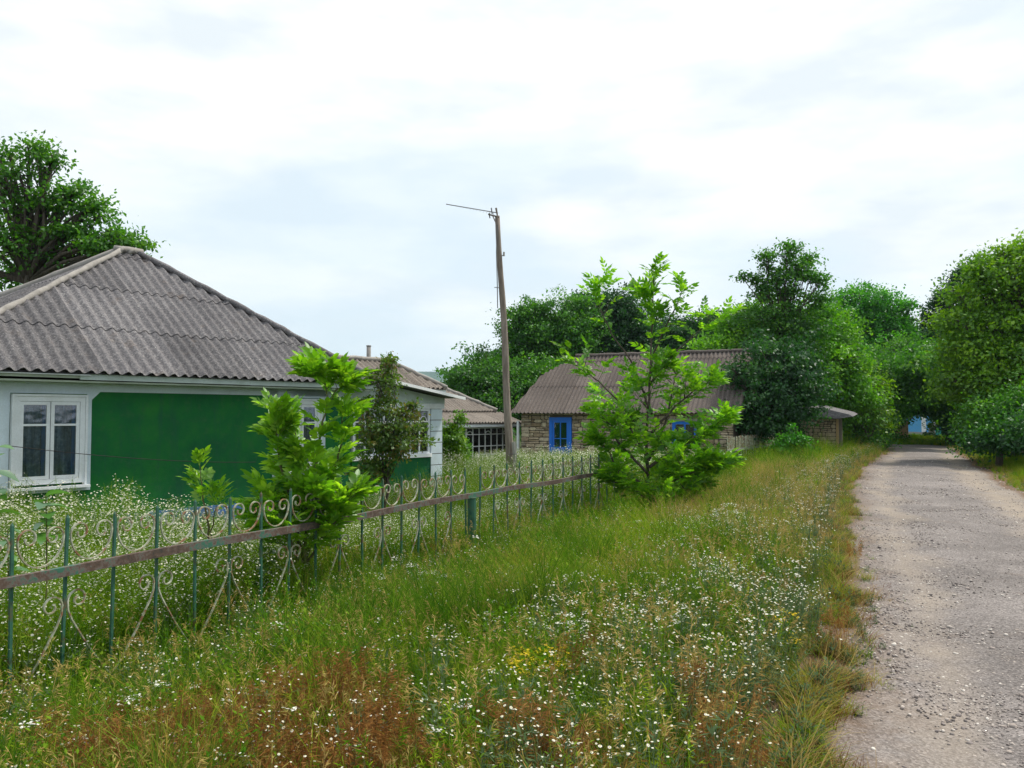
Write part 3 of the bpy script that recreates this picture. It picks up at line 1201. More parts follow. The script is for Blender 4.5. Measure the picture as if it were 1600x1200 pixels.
def stone_house():
    g0 = -0.6
    va = atan2(-0.409, 0.912)
    root = empty('stone_house', (-.05, 31.0, g0), va, 'rubble stone house with brown corrugated roof and bright blue door behind young ash tree', 'house')
    Z = lambda z: z - g0
    EL = 8.7
    ez, rz_ = Z(1.70), Z(4.02)
    HW = 3.0
    h = rz_ - ez
    box_part('wall', .3, EL - .3, .35, 5.6, -.4, Z(1.66), M['mortar'], root)
    # openings: (x0, x1, z0, z1)
    door = (1.50, 2.40, -.35, Z(1.50))
    win = (6.25, 7.15, Z(.45), Z(1.36))
    wall = [c for c in root.children][0]
    stones_on(root, .3, 8.38, -.1, Z(1.66), .35, [door, win], 4, ch=(.08, .17), cw=(.12, .44))
    # door
    f = MB()
    x0, x1, z0, z1 = door
    f.box(x0, x0 + .12, .26, .345, z0, z1); f.box(x1 - .12, x1, .26, .345, z0, z1)
    f.box(x0 + .12, x1 - .12, .26, .345, z1 - .1, z1)
    f.build('door_frame', M['blue_door'], root)
    d = MB()
    a, b = x0 + .125, x1 - .125
    y0, y1 = .285, .33
    zg0, zg1 = z1 - 1.13, z1 - .2
    d.box(a, a + .07, y0, y1, z0, z1 - .105); d.box(b - .07, b, y0, y1, z0, z1 - .105)
    d.box(a + .07, b - .07, y0, y1, zg1, z1 - .105)
    d.box(a + .07, b - .07, y0 + .01, y1, z0, zg0)
    d.box(a + .07, b - .07, y0, y0 + .01, zg0 - .06, zg0)
    d.box(a + .07, b - .07, y0, y0 + .01, z0 + .3, z0 + .36)
    xm = (a + b) / 2
    d.box(xm - .015, xm + .015, y0, y1, zg0, zg1)
    zr = zg0 + .32
    d.box(a + .07, xm - .015, y0, y1, zr - .015, zr + .015); d.box(xm + .015, b - .07, y0, y1, zr - .015, zr + .015)
    do = d.build('door', M['blue_door'], root)
    for (p, q) in ((a + .07, xm - .015), (xm + .015, b - .07)):
        for (r, s) in ((zg0, zr - .015), (zr + .015, zg1)):
            box_part('pane', p + .001, q - .001, y0 + .02, y0 + .024, r + .001, s - .001, M['glass'], do)
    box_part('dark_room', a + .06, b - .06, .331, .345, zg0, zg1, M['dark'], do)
    hd = MB(); hd.tube([(b - .04, y0 - .03, zg0 - .1), (b - .12, y0 - .03, zg0 - .1)], .012, 6); hd.build('handle', M['alu'], do)
    # window
    x0, x1, z0, z1 = win
    f = MB()
    f.box(x0, x0 + .12, .26, .345, z0, z1); f.box(x1 - .12, x1, .26, .345, z0, z1)
    f.box(x0 + .12, x1 - .12, .26, .345, z1 - .1, z1); f.box(x0 + .12, x1 - .12, .26, .345, z0, z0 + .1)
    f.box((x0 + x1) / 2 - .03, (x0 + x1) / 2 + .03, .27, .345, z0 + .1, z1 - .1)
    wn = f.build('window', M['blue_door'], root)
    for (p, q) in ((x0 + .12, (x0 + x1) / 2 - .03), ((x0 + x1) / 2 + .03, x1 - .12)):
        box_part('pane', p + .001, q - .001, .29, .294, z0 + .101, z1 - .101, M['glass'], wn)
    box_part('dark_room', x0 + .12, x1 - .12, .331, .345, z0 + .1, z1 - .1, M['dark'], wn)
    box_part('lintel', x0 - .2, x1 + .2, .22, .345, z1 + .01, z1 + .1, M['concrete'], root)
    # roof: left end half-hipped and curved in two pitches
    s_ = hypot(HW, h)
    knee_t, knee_a, ridge_a = .66, .52, 1.62
    dk = MB()
    dk.add([(0, -.02, ez - .04), (EL, -.02, ez - .04), (EL, 6.0, ez - .04), (0, 6.0, ez - .04), (ridge_a + .1, HW, rz_ - .05), (EL, HW, rz_ - .05)],
           [(0, 1, 5, 4), (1, 2, 5), (2, 3, 4, 5), (3, 0, 4), (3, 2, 1, 0)])
    roof = dk.build('roof', M['roof2'], root)

    def fr(a, b, n):
        t = b / s_
        return (a, HW * t - .12 * (1 - t) - n * h / s_, ez + h * t + n * HW / s_ - .05 * (1 - t) ** 2)

    def top(a):
        if a < knee_a: return (0, s_ * knee_t * (a / knee_a) ** .9)
        if a < ridge_a: return (0, s_ * (knee_t + (1 - knee_t) * (a - knee_a) / (ridge_a - knee_a)))
        return (0, s_)
    corr_sheets(roof, fr, EL, top, .16, .16 * 7, 1.75, M['roof2'], seed=12, sub=5, jit=.03)

    # end slopes on the left
    n = 9
    vs, fs = [], []
    for i in range(n + 1):
        t = i / n
        z = ez + h * t - .02
        if t < knee_t: a = knee_a * (t / knee_t) ** 1.1
        else: a = knee_a + (ridge_a - knee_a) * (t - knee_t) / (1 - knee_t)
        yy = HW * t - .1 * (1 - t)
        vs += [(a, yy, z), (a, 2 * HW - yy, z)]
        if i: fs.append((2 * i - 2, 2 * i - 1, 2 * i + 1, 2 * i))
    e = MB(); e.add(vs, fs); e.build('hip_end', M['roof2'], roof)
    c = MB(); hipcap(c, ((ridge_a, HW, rz_ + .02), (EL, HW, rz_ + .02)), .07, seed=77); c.build('ridge_cap', M['roof2'], roof, True)
    # white side post at the left corner
    box_part('corner_post', .12, .2, .3, .38, -.4, Z(1.36), M['white'], root)


stone_house()


# ------------------------------------------------------------------ little roadside store of stone with slab roof
def stone_store():
    p = at(1310, 712, 30.0)
    root = empty('stone_store', (p.x, p.y, -.05), radians(-28), 'little stone outhouse with tilted grey slab roof at the left edge of the road', 'outhouse')
    # local x to the right; body extends left and back
    box_part('wall', -1.45, 0, 0, 1.6, -.3, 1.50, M['mortar'], root)
    stones_on(root, -1.45, -.07, .0, 1.5, 0, [], 9, ch=(.09, .16), cw=(.12, .3), join=True)
    box_part('corner_pillar', -.065, .015, -.05, .08, -.1, 1.52, M['tan'], root)
    r = MB()
    r.prism([(-1.5, -.25, 1.90), (-1.3, -.3, 1.60), (.0, -.35, 1.50), (.55, -.3, 1.58), (.42, -.25, 1.66), (-.6, -.2, 1.92)], (0, 2.1, .1))
    ro = r.build('roof', M['roof1'], root)


stone_store()


# ------------------------------------------------------------------ far end of the lane
def far_houses():
    # blue and white house
    p = at(1440, 676, 62)
    g = hz(p.x, p.y)
    r = empty('blue_house', (p.x, p.y, g), 0, 'distant light blue and white house at the end of the lane', 'house')
    box_part('wall', 0, 4.5, 0, 4, -.3, 2.0, M['skyblue'], r)
    box_part('plinth', -.02, 4.52, -.03, 4.0, -.3, .25, M['concrete'], r)
    for x in (.0, .85):
        box_part('pilaster', x, x + .34, -.04, -.001, .26, 1.75, M['white_bright'], r)
    f = MB(); f.box(1.28, 1.36, -.05, -.001, .8, 1.7); f.box(1.9, 1.98, -.05, -.001, .8, 1.7); f.box(1.36, 1.9, -.05, -.001, 1.62, 1.7); f.box(1.36, 1.9, -.05, -.001, .8, .88)
    wn = f.build('window', M['bluetrim'], r)
    box_part('pane', 1.361, 1.899, -.03, -.02, .881, 1.619, M['glass'], wn)
    rf = MB()
    rf.prism([(-.4, -.4, 2.0), (4.9, -.4, 2.0), (4.9, 2, 3.4), (-.4, 2, 3.4)], (0, 0, .08))
    rf.prism([(-.4, 2, 3.4), (4.9, 2, 3.4), (4.9, 4.4, 2.0), (-.4, 4.4, 2.0)], (0, 0, .08))
    rf.build('roof', M['roof1'], r)
    # turquoise fence
    p = at(1462, 685, 57)
    g = hz(p.x, p.y)
    t = empty('board_fence', (p.x, p.y, g), 0, 'low turquoise board fence in front of the distant blue house', 'fence')
    for k in range(9):
        box_part('board', k * .22, k * .22 + .2, -.015, .015, 0, .62, M['turq'], t)
    box_part('rail', -.05, 2.0, .016, .06, .42, .5, M['turq'], t)
    q = MB(); q.box(-.42, -.12, -.15, .15, -.2, .95); q.box(-.46, -.08, -.19, .19, .951, 1.0)
    q.build('gate_pillar', M['concrete'], t)
    # tan shed
    p = at(1384, 688, 50)
    g = hz(p.x, p.y)
    t = empty('tan_shed', (p.x, p.y, g), radians(-8), 'distant tan plastered shed under the trees left of the lane end', 'shed')
    box_part('wall', 0, 1.35, 0, 2.5, -.2, 1.25, M['tan'], t)
    q = MB(); q.box(-1.8, -.01, .2, .35, -.2, .9); q.build('yard_wall', M['stone'], t)
    q = MB(); q.prism([(-.2, -.3, 1.28), (1.55, -.3, 1.34), (1.55, -.3, 1.42), (-.2, -.3, 1.36)], (0, 3.1, .1)); q.build('roof', M['roof1'], t)


far_houses()


# ------------------------------------------------------------------ utility pole with antenna
def pole():
    D = 19.0
    b = at(799, 735, D)
    t = at(777, 336, D)
    g = hz(b.x, b.y)
    root = empty('leaning_pole', (b.x, b.y, g), 0, 'leaning weathered wooden utility pole standing in front of the veranda house', 'pole')
    B = Vector((0, 0, -.2))
    T = t - Vector((b.x, b.y, g))
    T.y = .1
    n = 14
    rnd = random.Random(3)
    m = MB()
    pts = [B.lerp(T, i / n) + Vector((.012 * sin(i * .9) + .03 * sin(i / n * pi), 0, 0)) for i in range(n + 1)]
    m.tube(pts, [.105 - .048 * i / n + rnd.uniform(-.003, .003) for i in range(n + 1)], 12)
    m.build('shaft', M['pole'], root, True)
    s = MB()
    s.tube([(.13, -.10, -.2), (.10, -.12, .9), (.055, -.12, 1.38)], [.06, .06, .055], 6)
    s.build('concrete_stub', M['concrete'], root)
    w_ = MB()
    for z in (.55, 1.1):
        w_.tube([(.02 + .115 * cos(a) + .03, -.03 + .15 * sin(a), z) for a in np.linspace(0, 2 * pi, 13)], .008, 5)
    w_.build('binding_wire', M['alu'], root)
    c = MB()
    top = T
    c.tube([top + Vector((.0, -.07, -.1)), top + Vector((-.02, -.09, -.9)), top + Vector((.0, -.09, -1.6)), top + Vector((.01, -.09, -2.25))], .012, 5)
    c.tube([top + Vector((-.07, -.09, -1.75)), top + Vector((.05, -.09, -1.76))], .009, 5)
    c.build('hanging_cable', M['alu'], root)
    i_ = MB()
    i_.tube([top + Vector((.16, -.02, -.95)), top + Vector((.1, -.02, -.98)), top + Vector((.04, -.02, -.98))], .012, 5)
    i_.tube([top + Vector((.16, -.02, -.98)), top + Vector((.16, -.02, -.88))], .022, 7)
    i_.build('insulator', M['concrete'], root)
    i_ = MB()
    i_.tube([top + Vector((.20, -.02, -2.3)), top + Vector((.06, -.02, -2.32))], .01, 5)
    i_.build('insulator', M['concrete'], root)
    # antenna, standing on the pole
    tip = at(697, 319, D)
    ar = empty('roof_aerial', tuple(t), 0, 'thin television aerial pointing left from the top of the wooden pole', 'antenna')
    d = tip - t
    m = MB(); m.tube([Vector((.02, 0, .05)), d], .011, 6); m.build('boom', M['alu'], ar)
    m = MB(); m.tube([(.0, .0, -.25), (.0, 0, .0), (-.03, 0, .17)], [.02, .02, .028], 6); m.tube([(-.12, 0, .0), (-.02, 0, -.22)], .014, 5)
    m.tube([(.05, -.0, -.05), (-.22, 0, .02)], .02, 5)
    m.build('mast_clamp', M['pole'], ar)
    for k in range(15):
        f = .08 + .9 * k / 14
        c_ = d * f
        ln = .16 - .03 * f + (.14 if k < 2 else 0)
        m = MB(); m.tube([c_ + Vector((.01, -ln, -.035)), c_ + Vector((-.01, ln, .035))], .006, 4); m.build('element', M['alu'], ar)
    m = MB(); m.tube([d * .1 + Vector((0, 0, 0)), d * .1 + Vector((-.02, -.03, .14))], .014, 4); m.tube([d * .16, d * .16 + Vector((.02, .0, -.12))], .014, 4)
    m.build('dipole', M['alu'], ar)


pole()


# ------------------------------------------------------------------ fence
def spiral(cx, cz, r0, r1, a0, a1, n):
    return [(cx + (r0 + (r1 - r0) * i / n) * cos(a0 + (a1 - a0) * i / n), 0, cz + (r0 + (r1 - r0) * i / n) * sin(a0 + (a1 - a0) * i / n)) for i in range(n + 1)]


PS = 0.3595


def flatbar(pts, w=.0046, d=.007):
    """bent flat bar in the xz plane"""
    mb = MB()
    vs, fs = [], []
    n = len(pts)
    for i, p in enumerate(pts):
        a = pts[max(0, i - 1)]; b = pts[min(n - 1, i + 1)]
        t = Vector((b[0] - a[0], 0, b[2] - a[2])).normalized()
        nn = Vector((-t.z, 0, t.x))
        for (s, q) in ((-1, -1), (1, -1), (1, 1), (-1, 1)):
            vs.append((p[0] + nn.x * w * s, q * d, p[2] + nn.z * w * s))
    for i in range(n - 1):
        for k in range(4):
            k2 = (k + 1) % 4
            fs.append((i * 4 + k, i * 4 + k2, i * 4 + 4 + k2, i * 4 + 4 + k))
    fs += [(3, 2, 1, 0), (n * 4 - 4, n * 4 - 3, n * 4 - 2, n * 4 - 1)]
    mb.add(vs, fs)
    return mb


def scroll_mesh():
    w_ = PS / 2 - .022
    # half: right side spiral then down to the bottom centre
    cx, cz = w_ - .072, .205
    h = spiral(cx, cz, .018, .072, radians(-380), radians(0) + .0, 26)
    h = [(x, y, z) for x, y, z in h]
    # spiral ends at (cx+.072, cz) going up; mirror orientation so the outer end goes down
    h = [(x, 0, 2 * cz - z) for x, _, z in h]
    body = []
    for i in range(1, 13):
        a = i / 12 * pi / 2
        body.append((w_ * cos(a) , 0, cz - (cz - .022) * sin(a)))
    half = h + body
    full = half + [(-x, 0, z) for x, _, z in reversed(half[:-1])]
    return flatbar(full).mesh('scroll', M['wmetal'])


def heart_mesh():
    top_z = -.22
    w_ = PS - .018
    cx = w_ - .075
    h = spiral(cx, top_z, .016, .075, radians(-420), 0, 26)
    h = [(x, 0, 2 * top_z - (2 * top_z - z)) for x, _, z in h]
    h = [(x, 0, top_z - (z - top_z)) for x, _, z in h]
    body = [(w_ - .004, 0, top_z - .06), (w_ * .90, 0, top_z - .13), (w_ * .55, 0, top_z - .33), (w_ * .2, 0, top_z - .50), (.012, 0, top_z - .57)]
    half = h + body
    a = flatbar(half)
    b = flatbar([(-x, 0, z) for x, _, z in half])
    a.add(b.v, b.f)
    return a.mesh('heart_scroll', M['wmetal'])


def picket_mesh():
    m = MB()
    m.box(-.009, .009, -.009, .009, -.92, .335)
    m.add([(-.009, -.009, .336), (.009, -.009, .336), (.009, .009, .336), (-.009, .009, .336), (0, 0, .36)], [(0, 1, 4), (1, 2, 4), (2, 3, 4), (3, 0, 4)])
    return m.mesh('picket', M['gmetal'])


SCROLL, HEART, PICKET = scroll_mesh(), heart_mesh(), picket_mesh()


def fence(A, B, t0, n, label, posts=(), wob_seed=1, rail_over=0.2, tilt=0.0):
    """A, B: ends in plan; rail centre at z = .57"""
    d = Vector((B[0] - A[0], B[1] - A[1], 0))
    Ln = d.length
    ang = atan2(d.y, d.x)
    root = empty('iron_fence', (A[0], A[1], .57), ang, label, 'fence', 'sections of the green iron fence')
    rnd = random.Random(wob_seed)
    r = MB()
    segs = 16
    x0, x1 = t0 - PS * .7, t0 + PS * (n - 1) + rail_over
    cols = []
    for i in range(segs + 1):
        x = x0 + (x1 - x0) * i / segs
        dz = .008 * sin(i * .9 + wob_seed)
        dy = .006 * sin(i * .6)
        cols.append((x, dy, dz))
    vs, fs = [], []
    for (x, dy, dz) in cols:
        for (yy, zz) in ((-.025, -.031), (.02, -.031), (.02, .031), (-.025, .031)):
            vs.append((x, dy + yy, dz + zz))
    for i in range(segs):
        for k in range(4):
            k2 = (k + 1) % 4
            fs.append((i * 4 + k, i * 4 + 4 + k, i * 4 + 4 + k2, i * 4 + k2))
    fs += [(0, 1, 2, 3), (segs * 4 + 3, segs * 4 + 2, segs * 4 + 1, segs * 4)]
    r.add(vs, fs)
    r.build('rail', M['rail'], root)
    for k in range(n):
        x = t0 + k * PS
        p = link('picket', PICKET, root)
        p.location = (x, .035, rnd.uniform(-.012, .012))
        p.rotation_euler = (rnd.uniform(-.015, .015), rnd.uniform(-.018, .018), 0)
        if k < n - 1:
            s = link('scroll', SCROLL, root)
            s.location = (x + PS / 2, .035, .022)
            s.rotation_euler = (rnd.uniform(-.04, .04), rnd.uniform(-.03, .03), 0)
            s.scale = (rnd.uniform(.97, 1.0), 1, rnd.uniform(.94, 1.04))
        if k % 2 == 1 and k < n - 1 and k > 0 and k + 1 < n:
            hh = link('heart_scroll', HEART, root)
            hh.location = (x + PS, .035, rnd.uniform(-.01, .01)) if k + 2 <= n - 1 else (x + PS, .035, 0)
            if k + 2 > n - 1:
                bpy.data.objects.remove(hh)
    for (px_, off) in posts:
        m = MB()
        m.tube([(px_ + .03, off, -1.15), (px_, off, -.034)], .056, 12)
        m.box(px_ - .075, px_ + .06, off - .06, off + .06, -.0335, -.0305)
        m.build('post', M['gmetal'], root)
    return root


FD = (0.4405, 0.898)
A1 = (-3.15 - FD[0] * 1.5, 4.9 - FD[1] * 1.5)
B1 = (-.497, 10.3)
fence(A1, B1, 1.5 + .117 - PS * 4, 21, 'near section of rusty green iron fence with white heart scrolls along the flower yard', posts=[(7.47, .0)], wob_seed=2, rail_over=.22)
C1 = (2.18, 15.07)
fence(B1, C1, .22, 15, 'middle section of green iron fence with white scrolls running behind the young ash tree', wob_seed=5, rail_over=.15)


def far_fence():
    A = at(1138, 700, 25.0); B = at(1216, 690, 31.0)
    d = Vector((B.x - A.x, B.y - A.y, 0))
    g = hz(A.x, A.y)
    root = empty('picket_fence', (A.x, A.y, g), atan2(d.y, d.x), 'distant white topped picket fence with green posts under the dark tree', 'fence')
    L_ = d.length
    n = 44
    me = MB(); me.box(-.028, .028, -.012, .012, .80, 1.16); me.add([(-.028, -.012, 1.161), (.028, -.012, 1.161), (.028, .012, 1.161), (-.028, .012, 1.161), (0, 0, 1.21)], [(0, 1, 4), (1, 2, 4), (2, 3, 4), (3, 0, 4)])
    P1 = me.mesh('picket', M['wmetal'])
    me = MB(); me.box(-.02, .02, -.01, .01, .0, .72); P2 = me.mesh('lower_picket', M['wmetal'])
    for k in range(n):
        p = link('picket', P1, root); p.location = (L_ * (k + .5) / n, .035, random.uniform(-.02, .02))
        p.rotation_euler = (0, random.uniform(-.05, .05), 0)
        if k % 2 == 0:
            p = link('lower_picket', P2, root); p.location = (L_ * (k + .5) / n, .035, 0)
    box_part('rail', -.1, L_ + .1, -.02, .02, .72, .80, M['concrete'], root)
    for x in (.15, L_ * .8):
        box_part('post', x, x + .12, -.15, -.03, -.2, .78, M['gmetal'], root)


far_fence()


# ------------------------------------------------------------------ foliage
def leaf_quads(C, DIR, NRM, ln, wd):
    """rhombic leaves: returns V (4N,3), Q (N,4)"""
    n = len(C)
    DIR = DIR / np.linalg.norm(DIR, axis=1, keepdims=True)
    S = np.cross(DIR, NRM)
    S /= np.maximum(np.linalg.norm(S, axis=1, keepdims=True), 1e-6)
    U = np.cross(S, DIR)
    ln = ln[:, None]; wd = wd[:, None]
    base = C
    tip = C + DIR * ln
    mid = C + DIR * ln * 0.45
    l = mid + S * wd * .5 + U * wd * .12
    r = mid - S * wd * .5 + U * wd * .12
    V = np.stack([base, r, tip, l], 1).reshape(-1, 3)
    Q = np.arange(4 * n).reshape(n, 4)
    return V, Q


def rdirs(rng, n):
    v = rng.normal(size=(n, 3))
    return v / np.linalg.norm(v, axis=1, keepdims=True)


def make_tree(name, label, base, lobes, mats, density=1.0, leaf=.16, seed=1, trunk_r=.18, cl_r=.30, cat='tree', per=24, airy=0.0, trunk=True, droop=0.25, sats=3):
    """base: (x, y); lobes: (centre, rx, ry, rz)"""
    rng = np.random.default_rng(seed)
    g = hz(*base)
    root = empty(name, (base[0], base[1], g), 0, label, cat,
                 {'lane_tree': 'trees over the lane', 'roadside_bush': 'bushes along the road', 'garden_shrub': 'shrubs in the yard', 'tall_tree': 'tall trees behind the stone house'}.get(name))
    org = np.array([base[0], base[1], g])
    tw, Vs, Qs, Ts = [], [], [], []
    full = []
    for (c, rx, ry, rz) in lobes:
        full.append((c, rx, ry, rz))
        for _ in range(sats):
            d = rdirs(rng, 1)[0]; d[2] = abs(d[2]) * .8 - .1; d[1] *= .6
            q = rng.uniform(.28, .5)
            full.append((tuple(np.array(c) + d * np.array([rx, ry, rz]) * rng.uniform(.95, 1.22)), rx * q, ry * q, rz * q * .8))
    for (c, rx, ry, rz) in full:
        c = np.array(c) - org
        area = (rx * ry + rx * rz + ry * rz) / 3 * 12.56
        ncl = max(6, int(area * 2.5 * density))
        d = rdirs(rng, ncl)
        rad = rng.uniform(.35, 1.0, ncl) ** .5
        bump = 1 + .30 * np.sin(d[:, 0] * 5 + seed) * np.cos(d[:, 2] * 6 + seed * 2) + rng.normal(0, .10 + airy * .2, ncl)
        outl = rng.random(ncl) < .16
        bump = np.where(outl, bump * rng.uniform(1.12, 1.42, ncl), bump)
        cc = c + d * (rad * bump)[:, None] * np.array([rx, ry, rz])
        zmin = .12
        cc[:, 2] = np.maximum(cc[:, 2], zmin + rng.uniform(0, .3, ncl))
        k = int(per * 2.1)
        ctr = np.repeat(cc, k, 0)
        dd = np.repeat(d, k, 0)
        off = rng.normal(0, 1, (ncl * k, 3)) * cl_r * (rng.uniform(.6, 1.25, ncl) * np.where(outl, .7, 1)).repeat(k)[:, None] * np.array([1, 1, .55])
        P = ctr + off
        lone = rdirs(rng, ncl * k)
        D_ = lone * .8 + dd * .5 + np.array([0, 0, -droop])
        Nn = rdirs(rng, ncl * k) * .75 + dd * .45 + np.array([0, 0, .75])
        ln = leaf * .80 * rng.uniform(.7, 1.35, ncl * k)
        V, Q = leaf_quads(P, D_, Nn, ln, ln * rng.uniform(.5, .7, ncl * k))
        Qs.append(Q + sum(len(v) for v in Vs)); Vs.append(V)
        ct = np.repeat(rng.uniform(0, 1, ncl), k)
        Ts.append(np.clip(ct * .65 + rng.uniform(0, 1, ncl * k) * .35, 0, 1))
        tw.append((c, cc, rad))
    V = np.concatenate(Vs); Q = np.concatenate(Qs); T = np.concatenate(Ts)
    link('crown', np_mesh('crown', V, Q, mats, T), root)
    if trunk:
        m = MB()
        rnd = random.Random(seed)
        zt = max(.8, min(c[2] for c, _, _ in tw))
        cxm = sum(c[0] for c, _, _ in tw) / len(tw)
        top = Vector((cxm * .4, 0, zt))
        pts = [Vector((0, 0, -.3)), Vector((rnd.uniform(-.1, .1), 0, zt * .35)), top * .75 + Vector((rnd.uniform(-.1, .1), 0, 0)), top]
        m.tube(pts, [trunk_r * 1.25, trunk_r, trunk_r * .85, trunk_r * .7], 8)
        for (c, cc, rad) in tw:
            c = Vector(c)
            mid = top.lerp(c, .5) + Vector((rnd.uniform(-.3, .3), rnd.uniform(-.3, .3), rnd.uniform(0, .3)))
            m.tube([top - Vector((0, 0, .2)), mid, c], [trunk_r * .5, trunk_r * .33, trunk_r * .2], 6)
            idx = rng.choice(len(cc), min(len(cc), 16), replace=False)
            for i in idx:
                e = Vector(cc[i])
                s = mid.lerp(c, rnd.uniform(.2, 1))
                q = s.lerp(e, .5) + Vector((rnd.uniform(-.15, .15), rnd.uniform(-.15, .15), rnd.uniform(0, .2)))
                m.tube([s, q, e], [trunk_r * .16, trunk_r * .1, trunk_r * .035], 4)
        m.build('trunk', M['bark'], root, True)
    return root


M['lf_walnut'] = leafmat('walnut_leaves', (0.03, 0.12, 0.008), (0.075, 0.23, 0.011), (0.15, 0.32, 0.015))
M['lf_mid'] = leafmat('mid_green_leaves', (0.02, 0.095, 0.009), (0.06, 0.20, 0.011), (0.13, 0.31, 0.015))
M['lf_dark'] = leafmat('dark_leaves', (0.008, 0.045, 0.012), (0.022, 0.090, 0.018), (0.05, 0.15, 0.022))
M['lf_bright'] = leafmat('bright_green_leaves', (0.04, 0.15, 0.007), (0.10, 0.28, 0.009), (0.19, 0.41, 0.012))
M['lf_yellow'] = leafmat('yellow_green_leaves', (0.05, 0.15, 0.006), (0.13, 0.28, 0.008), (0.26, 0.43, 0.011))
M['lf_locust'] = leafmat('locust_leaves', (0.02, 0.13, 0.007), (0.055, 0.25, 0.009), (0.12, 0.37, 0.012))
M['lf_red'] = leafmat('reddish_leaves', (0.04, 0.10, 0.012), (0.10, 0.19, 0.018), (0.24, 0.15, 0.05))


def LB(px, py, D, rx, rz, ry=None):
    p = at(px, py, D)
    return (tuple(p), rx, ry if ry else (rx + rz) / 2, rz)


def TB(px, D):
    p = at(px, 700, D)
    return (p.x, p.y)


S_ = 1
# walnut behind the green house
make_tree('walnut_tree', 'tall airy walnut tree rising behind the green house roof at the left edge', TB(20, 24), [
    LB(0, 250, 24, .7, .45), LB(45, 235, 24, .5, .3), LB(70, 260, 24, .45, .3), LB(20, 290, 24, 1.0, .6), LB(85, 310, 24, .7, .45), LB(125, 300, 24, .35, .25), LB(120, 335, 24, .7, .4), LB(150, 325, 24, .3, .2),
    LB(40, 340, 24, 1.2, .7), LB(100, 365, 24, .8, .5), LB(150, 365, 24, .45, .3), LB(180, 372, 23.8, .4, .25), LB(210, 386, 23.8, .4, .2), LB(165, 392, 23.5, .6, .3), LB(60, 395, 24, 1.4, .7), LB(120, 405, 24, .9, .5), LB(0, 380, 24, 1.3, .8),
    LB(-50, 300, 25, 1.6, 1.2), LB(-80, 400, 25, 2.0, 1.3), LB(30, 440, 25, 2.0, .7)], M['lf_walnut'], .68, .17, 21, .17, airy=.5, cl_r=.24, sats=2, per=14)
# trees behind the two far houses
make_tree('bushy_tree', 'broad bushy tree between the veranda house and stone house behind the pole', TB(765, 42), [
    LB(765, 600, 42, 2.0, 1.5), LB(735, 608, 42, 1.2, 1.1), LB(800, 620, 42, 1.8, 1.4), LB(770, 645, 41, 2.6, 1.2), LB(712, 625, 42, .7, .8), LB(840, 600, 42, 1.5, 1.5)], M['lf_mid'], 1.3, .2, 22, .2)
make_tree('juniper', 'pointed dark evergreen beside the bushy tree left of the pole', TB(740, 44), [
    LB(742, 590, 44, .7, 1.3), LB(722, 592, 44, .35, .7), LB(760, 575, 44, .7, .9), LB(715, 600, 44, .25, .6)], M['lf_dark'], 1.6, .16, 23, .1, cl_r=.18)
make_tree('tall_tree', 'tall dark green tree behind the left end of the stone house roof', TB(850, 46), [
    LB(840, 520, 46, 1.9, 1.6), LB(875, 500, 46, 1.7, 1.4), LB(820, 545, 46, 1.2, 1.3), LB(860, 560, 46, 2.8, 1.7), LB(815, 500, 46, .9, .7), LB(900, 530, 46, 1.8, 1.8)], M['lf_mid'], 1.25, .2, 24, .22)
make_tree('tall_tree', 'rounded tall tree rising over the middle of the stone house ridge', TB(950, 48), [
    LB(930, 500, 48, 2.0, 1.5), LB(970, 490, 48, 1.6, 1.3), LB(1000, 520, 48, 2.0, 1.5), LB(900, 480, 48, 1.0, .8), LB(960, 545, 48, 3.4, 1.6), LB(1040, 550, 48, 2, 1.3)], M['lf_dark'], 1.25, .2, 25, .22)
make_tree('dark_tree', 'low dark tree directly above the right end of the stone house ridge', TB(1090, 42), [
    LB(1075, 525, 42, 1.5, .9), LB(1115, 515, 42, 1.5, .9), LB(1150, 520, 42, 1.4, 1.1), LB(1090, 560, 42, 2.4, 1.3)], M['lf_dark'], 1.4, .19, 26, .2)
# slender tree with airy top, centre right
make_tree('airy_tree', 'slender tree with airy open top standing highest above the lane hedge', TB(1225, 33), [
    LB(1232, 392, 33, .38, .32), LB(1225, 445, 33, .6, .5), LB(1240, 415, 33, .45, .35), LB(1268, 405, 33, .40, .30), LB(1196, 402, 33, .36, .28), LB(1212, 425, 33, .50, .34), LB(1250, 432, 33, .46, .36), LB(1172, 436, 33, .34, .26), LB(1285, 440, 33, .34, .3),
    LB(1190, 458, 33, .48, .32), LB(1232, 462, 33, .6, .42), LB(1276, 470, 33, .46, .40), LB(1212, 492, 33, .7, .45), LB(1255, 500, 33, .8, .5), LB(1180, 498, 33, .8, .5), LB(1235, 525, 33, 1.5, .8)], M['lf_mid'], 2.3, .16, 27, .06, airy=.5, cl_r=.2, sats=2, per=12)
make_tree('leafy_tree', 'bright leafy tree filling the gap below the airy tree', TB(1180, 35), [
    LB(1180, 535, 35, 1.9, 1.1), LB(1150, 560, 34, 1.6, 1.2), LB(1230, 550, 34, 1.7, 1.2), LB(1280, 570, 34, 1.8, 1.4), LB(1200, 610, 34, 3.0, 1.7), LB(1310, 620, 34, 1.4, 1.2), LB(1210, 490, 35, 1.4, .8), LB(1265, 505, 35, 1.3, .9), LB(1295, 520, 35, 1.2, 1.0), LB(1160, 510, 35, .9, .7)], M['lf_bright'], 1.2, .18, 28, .2)
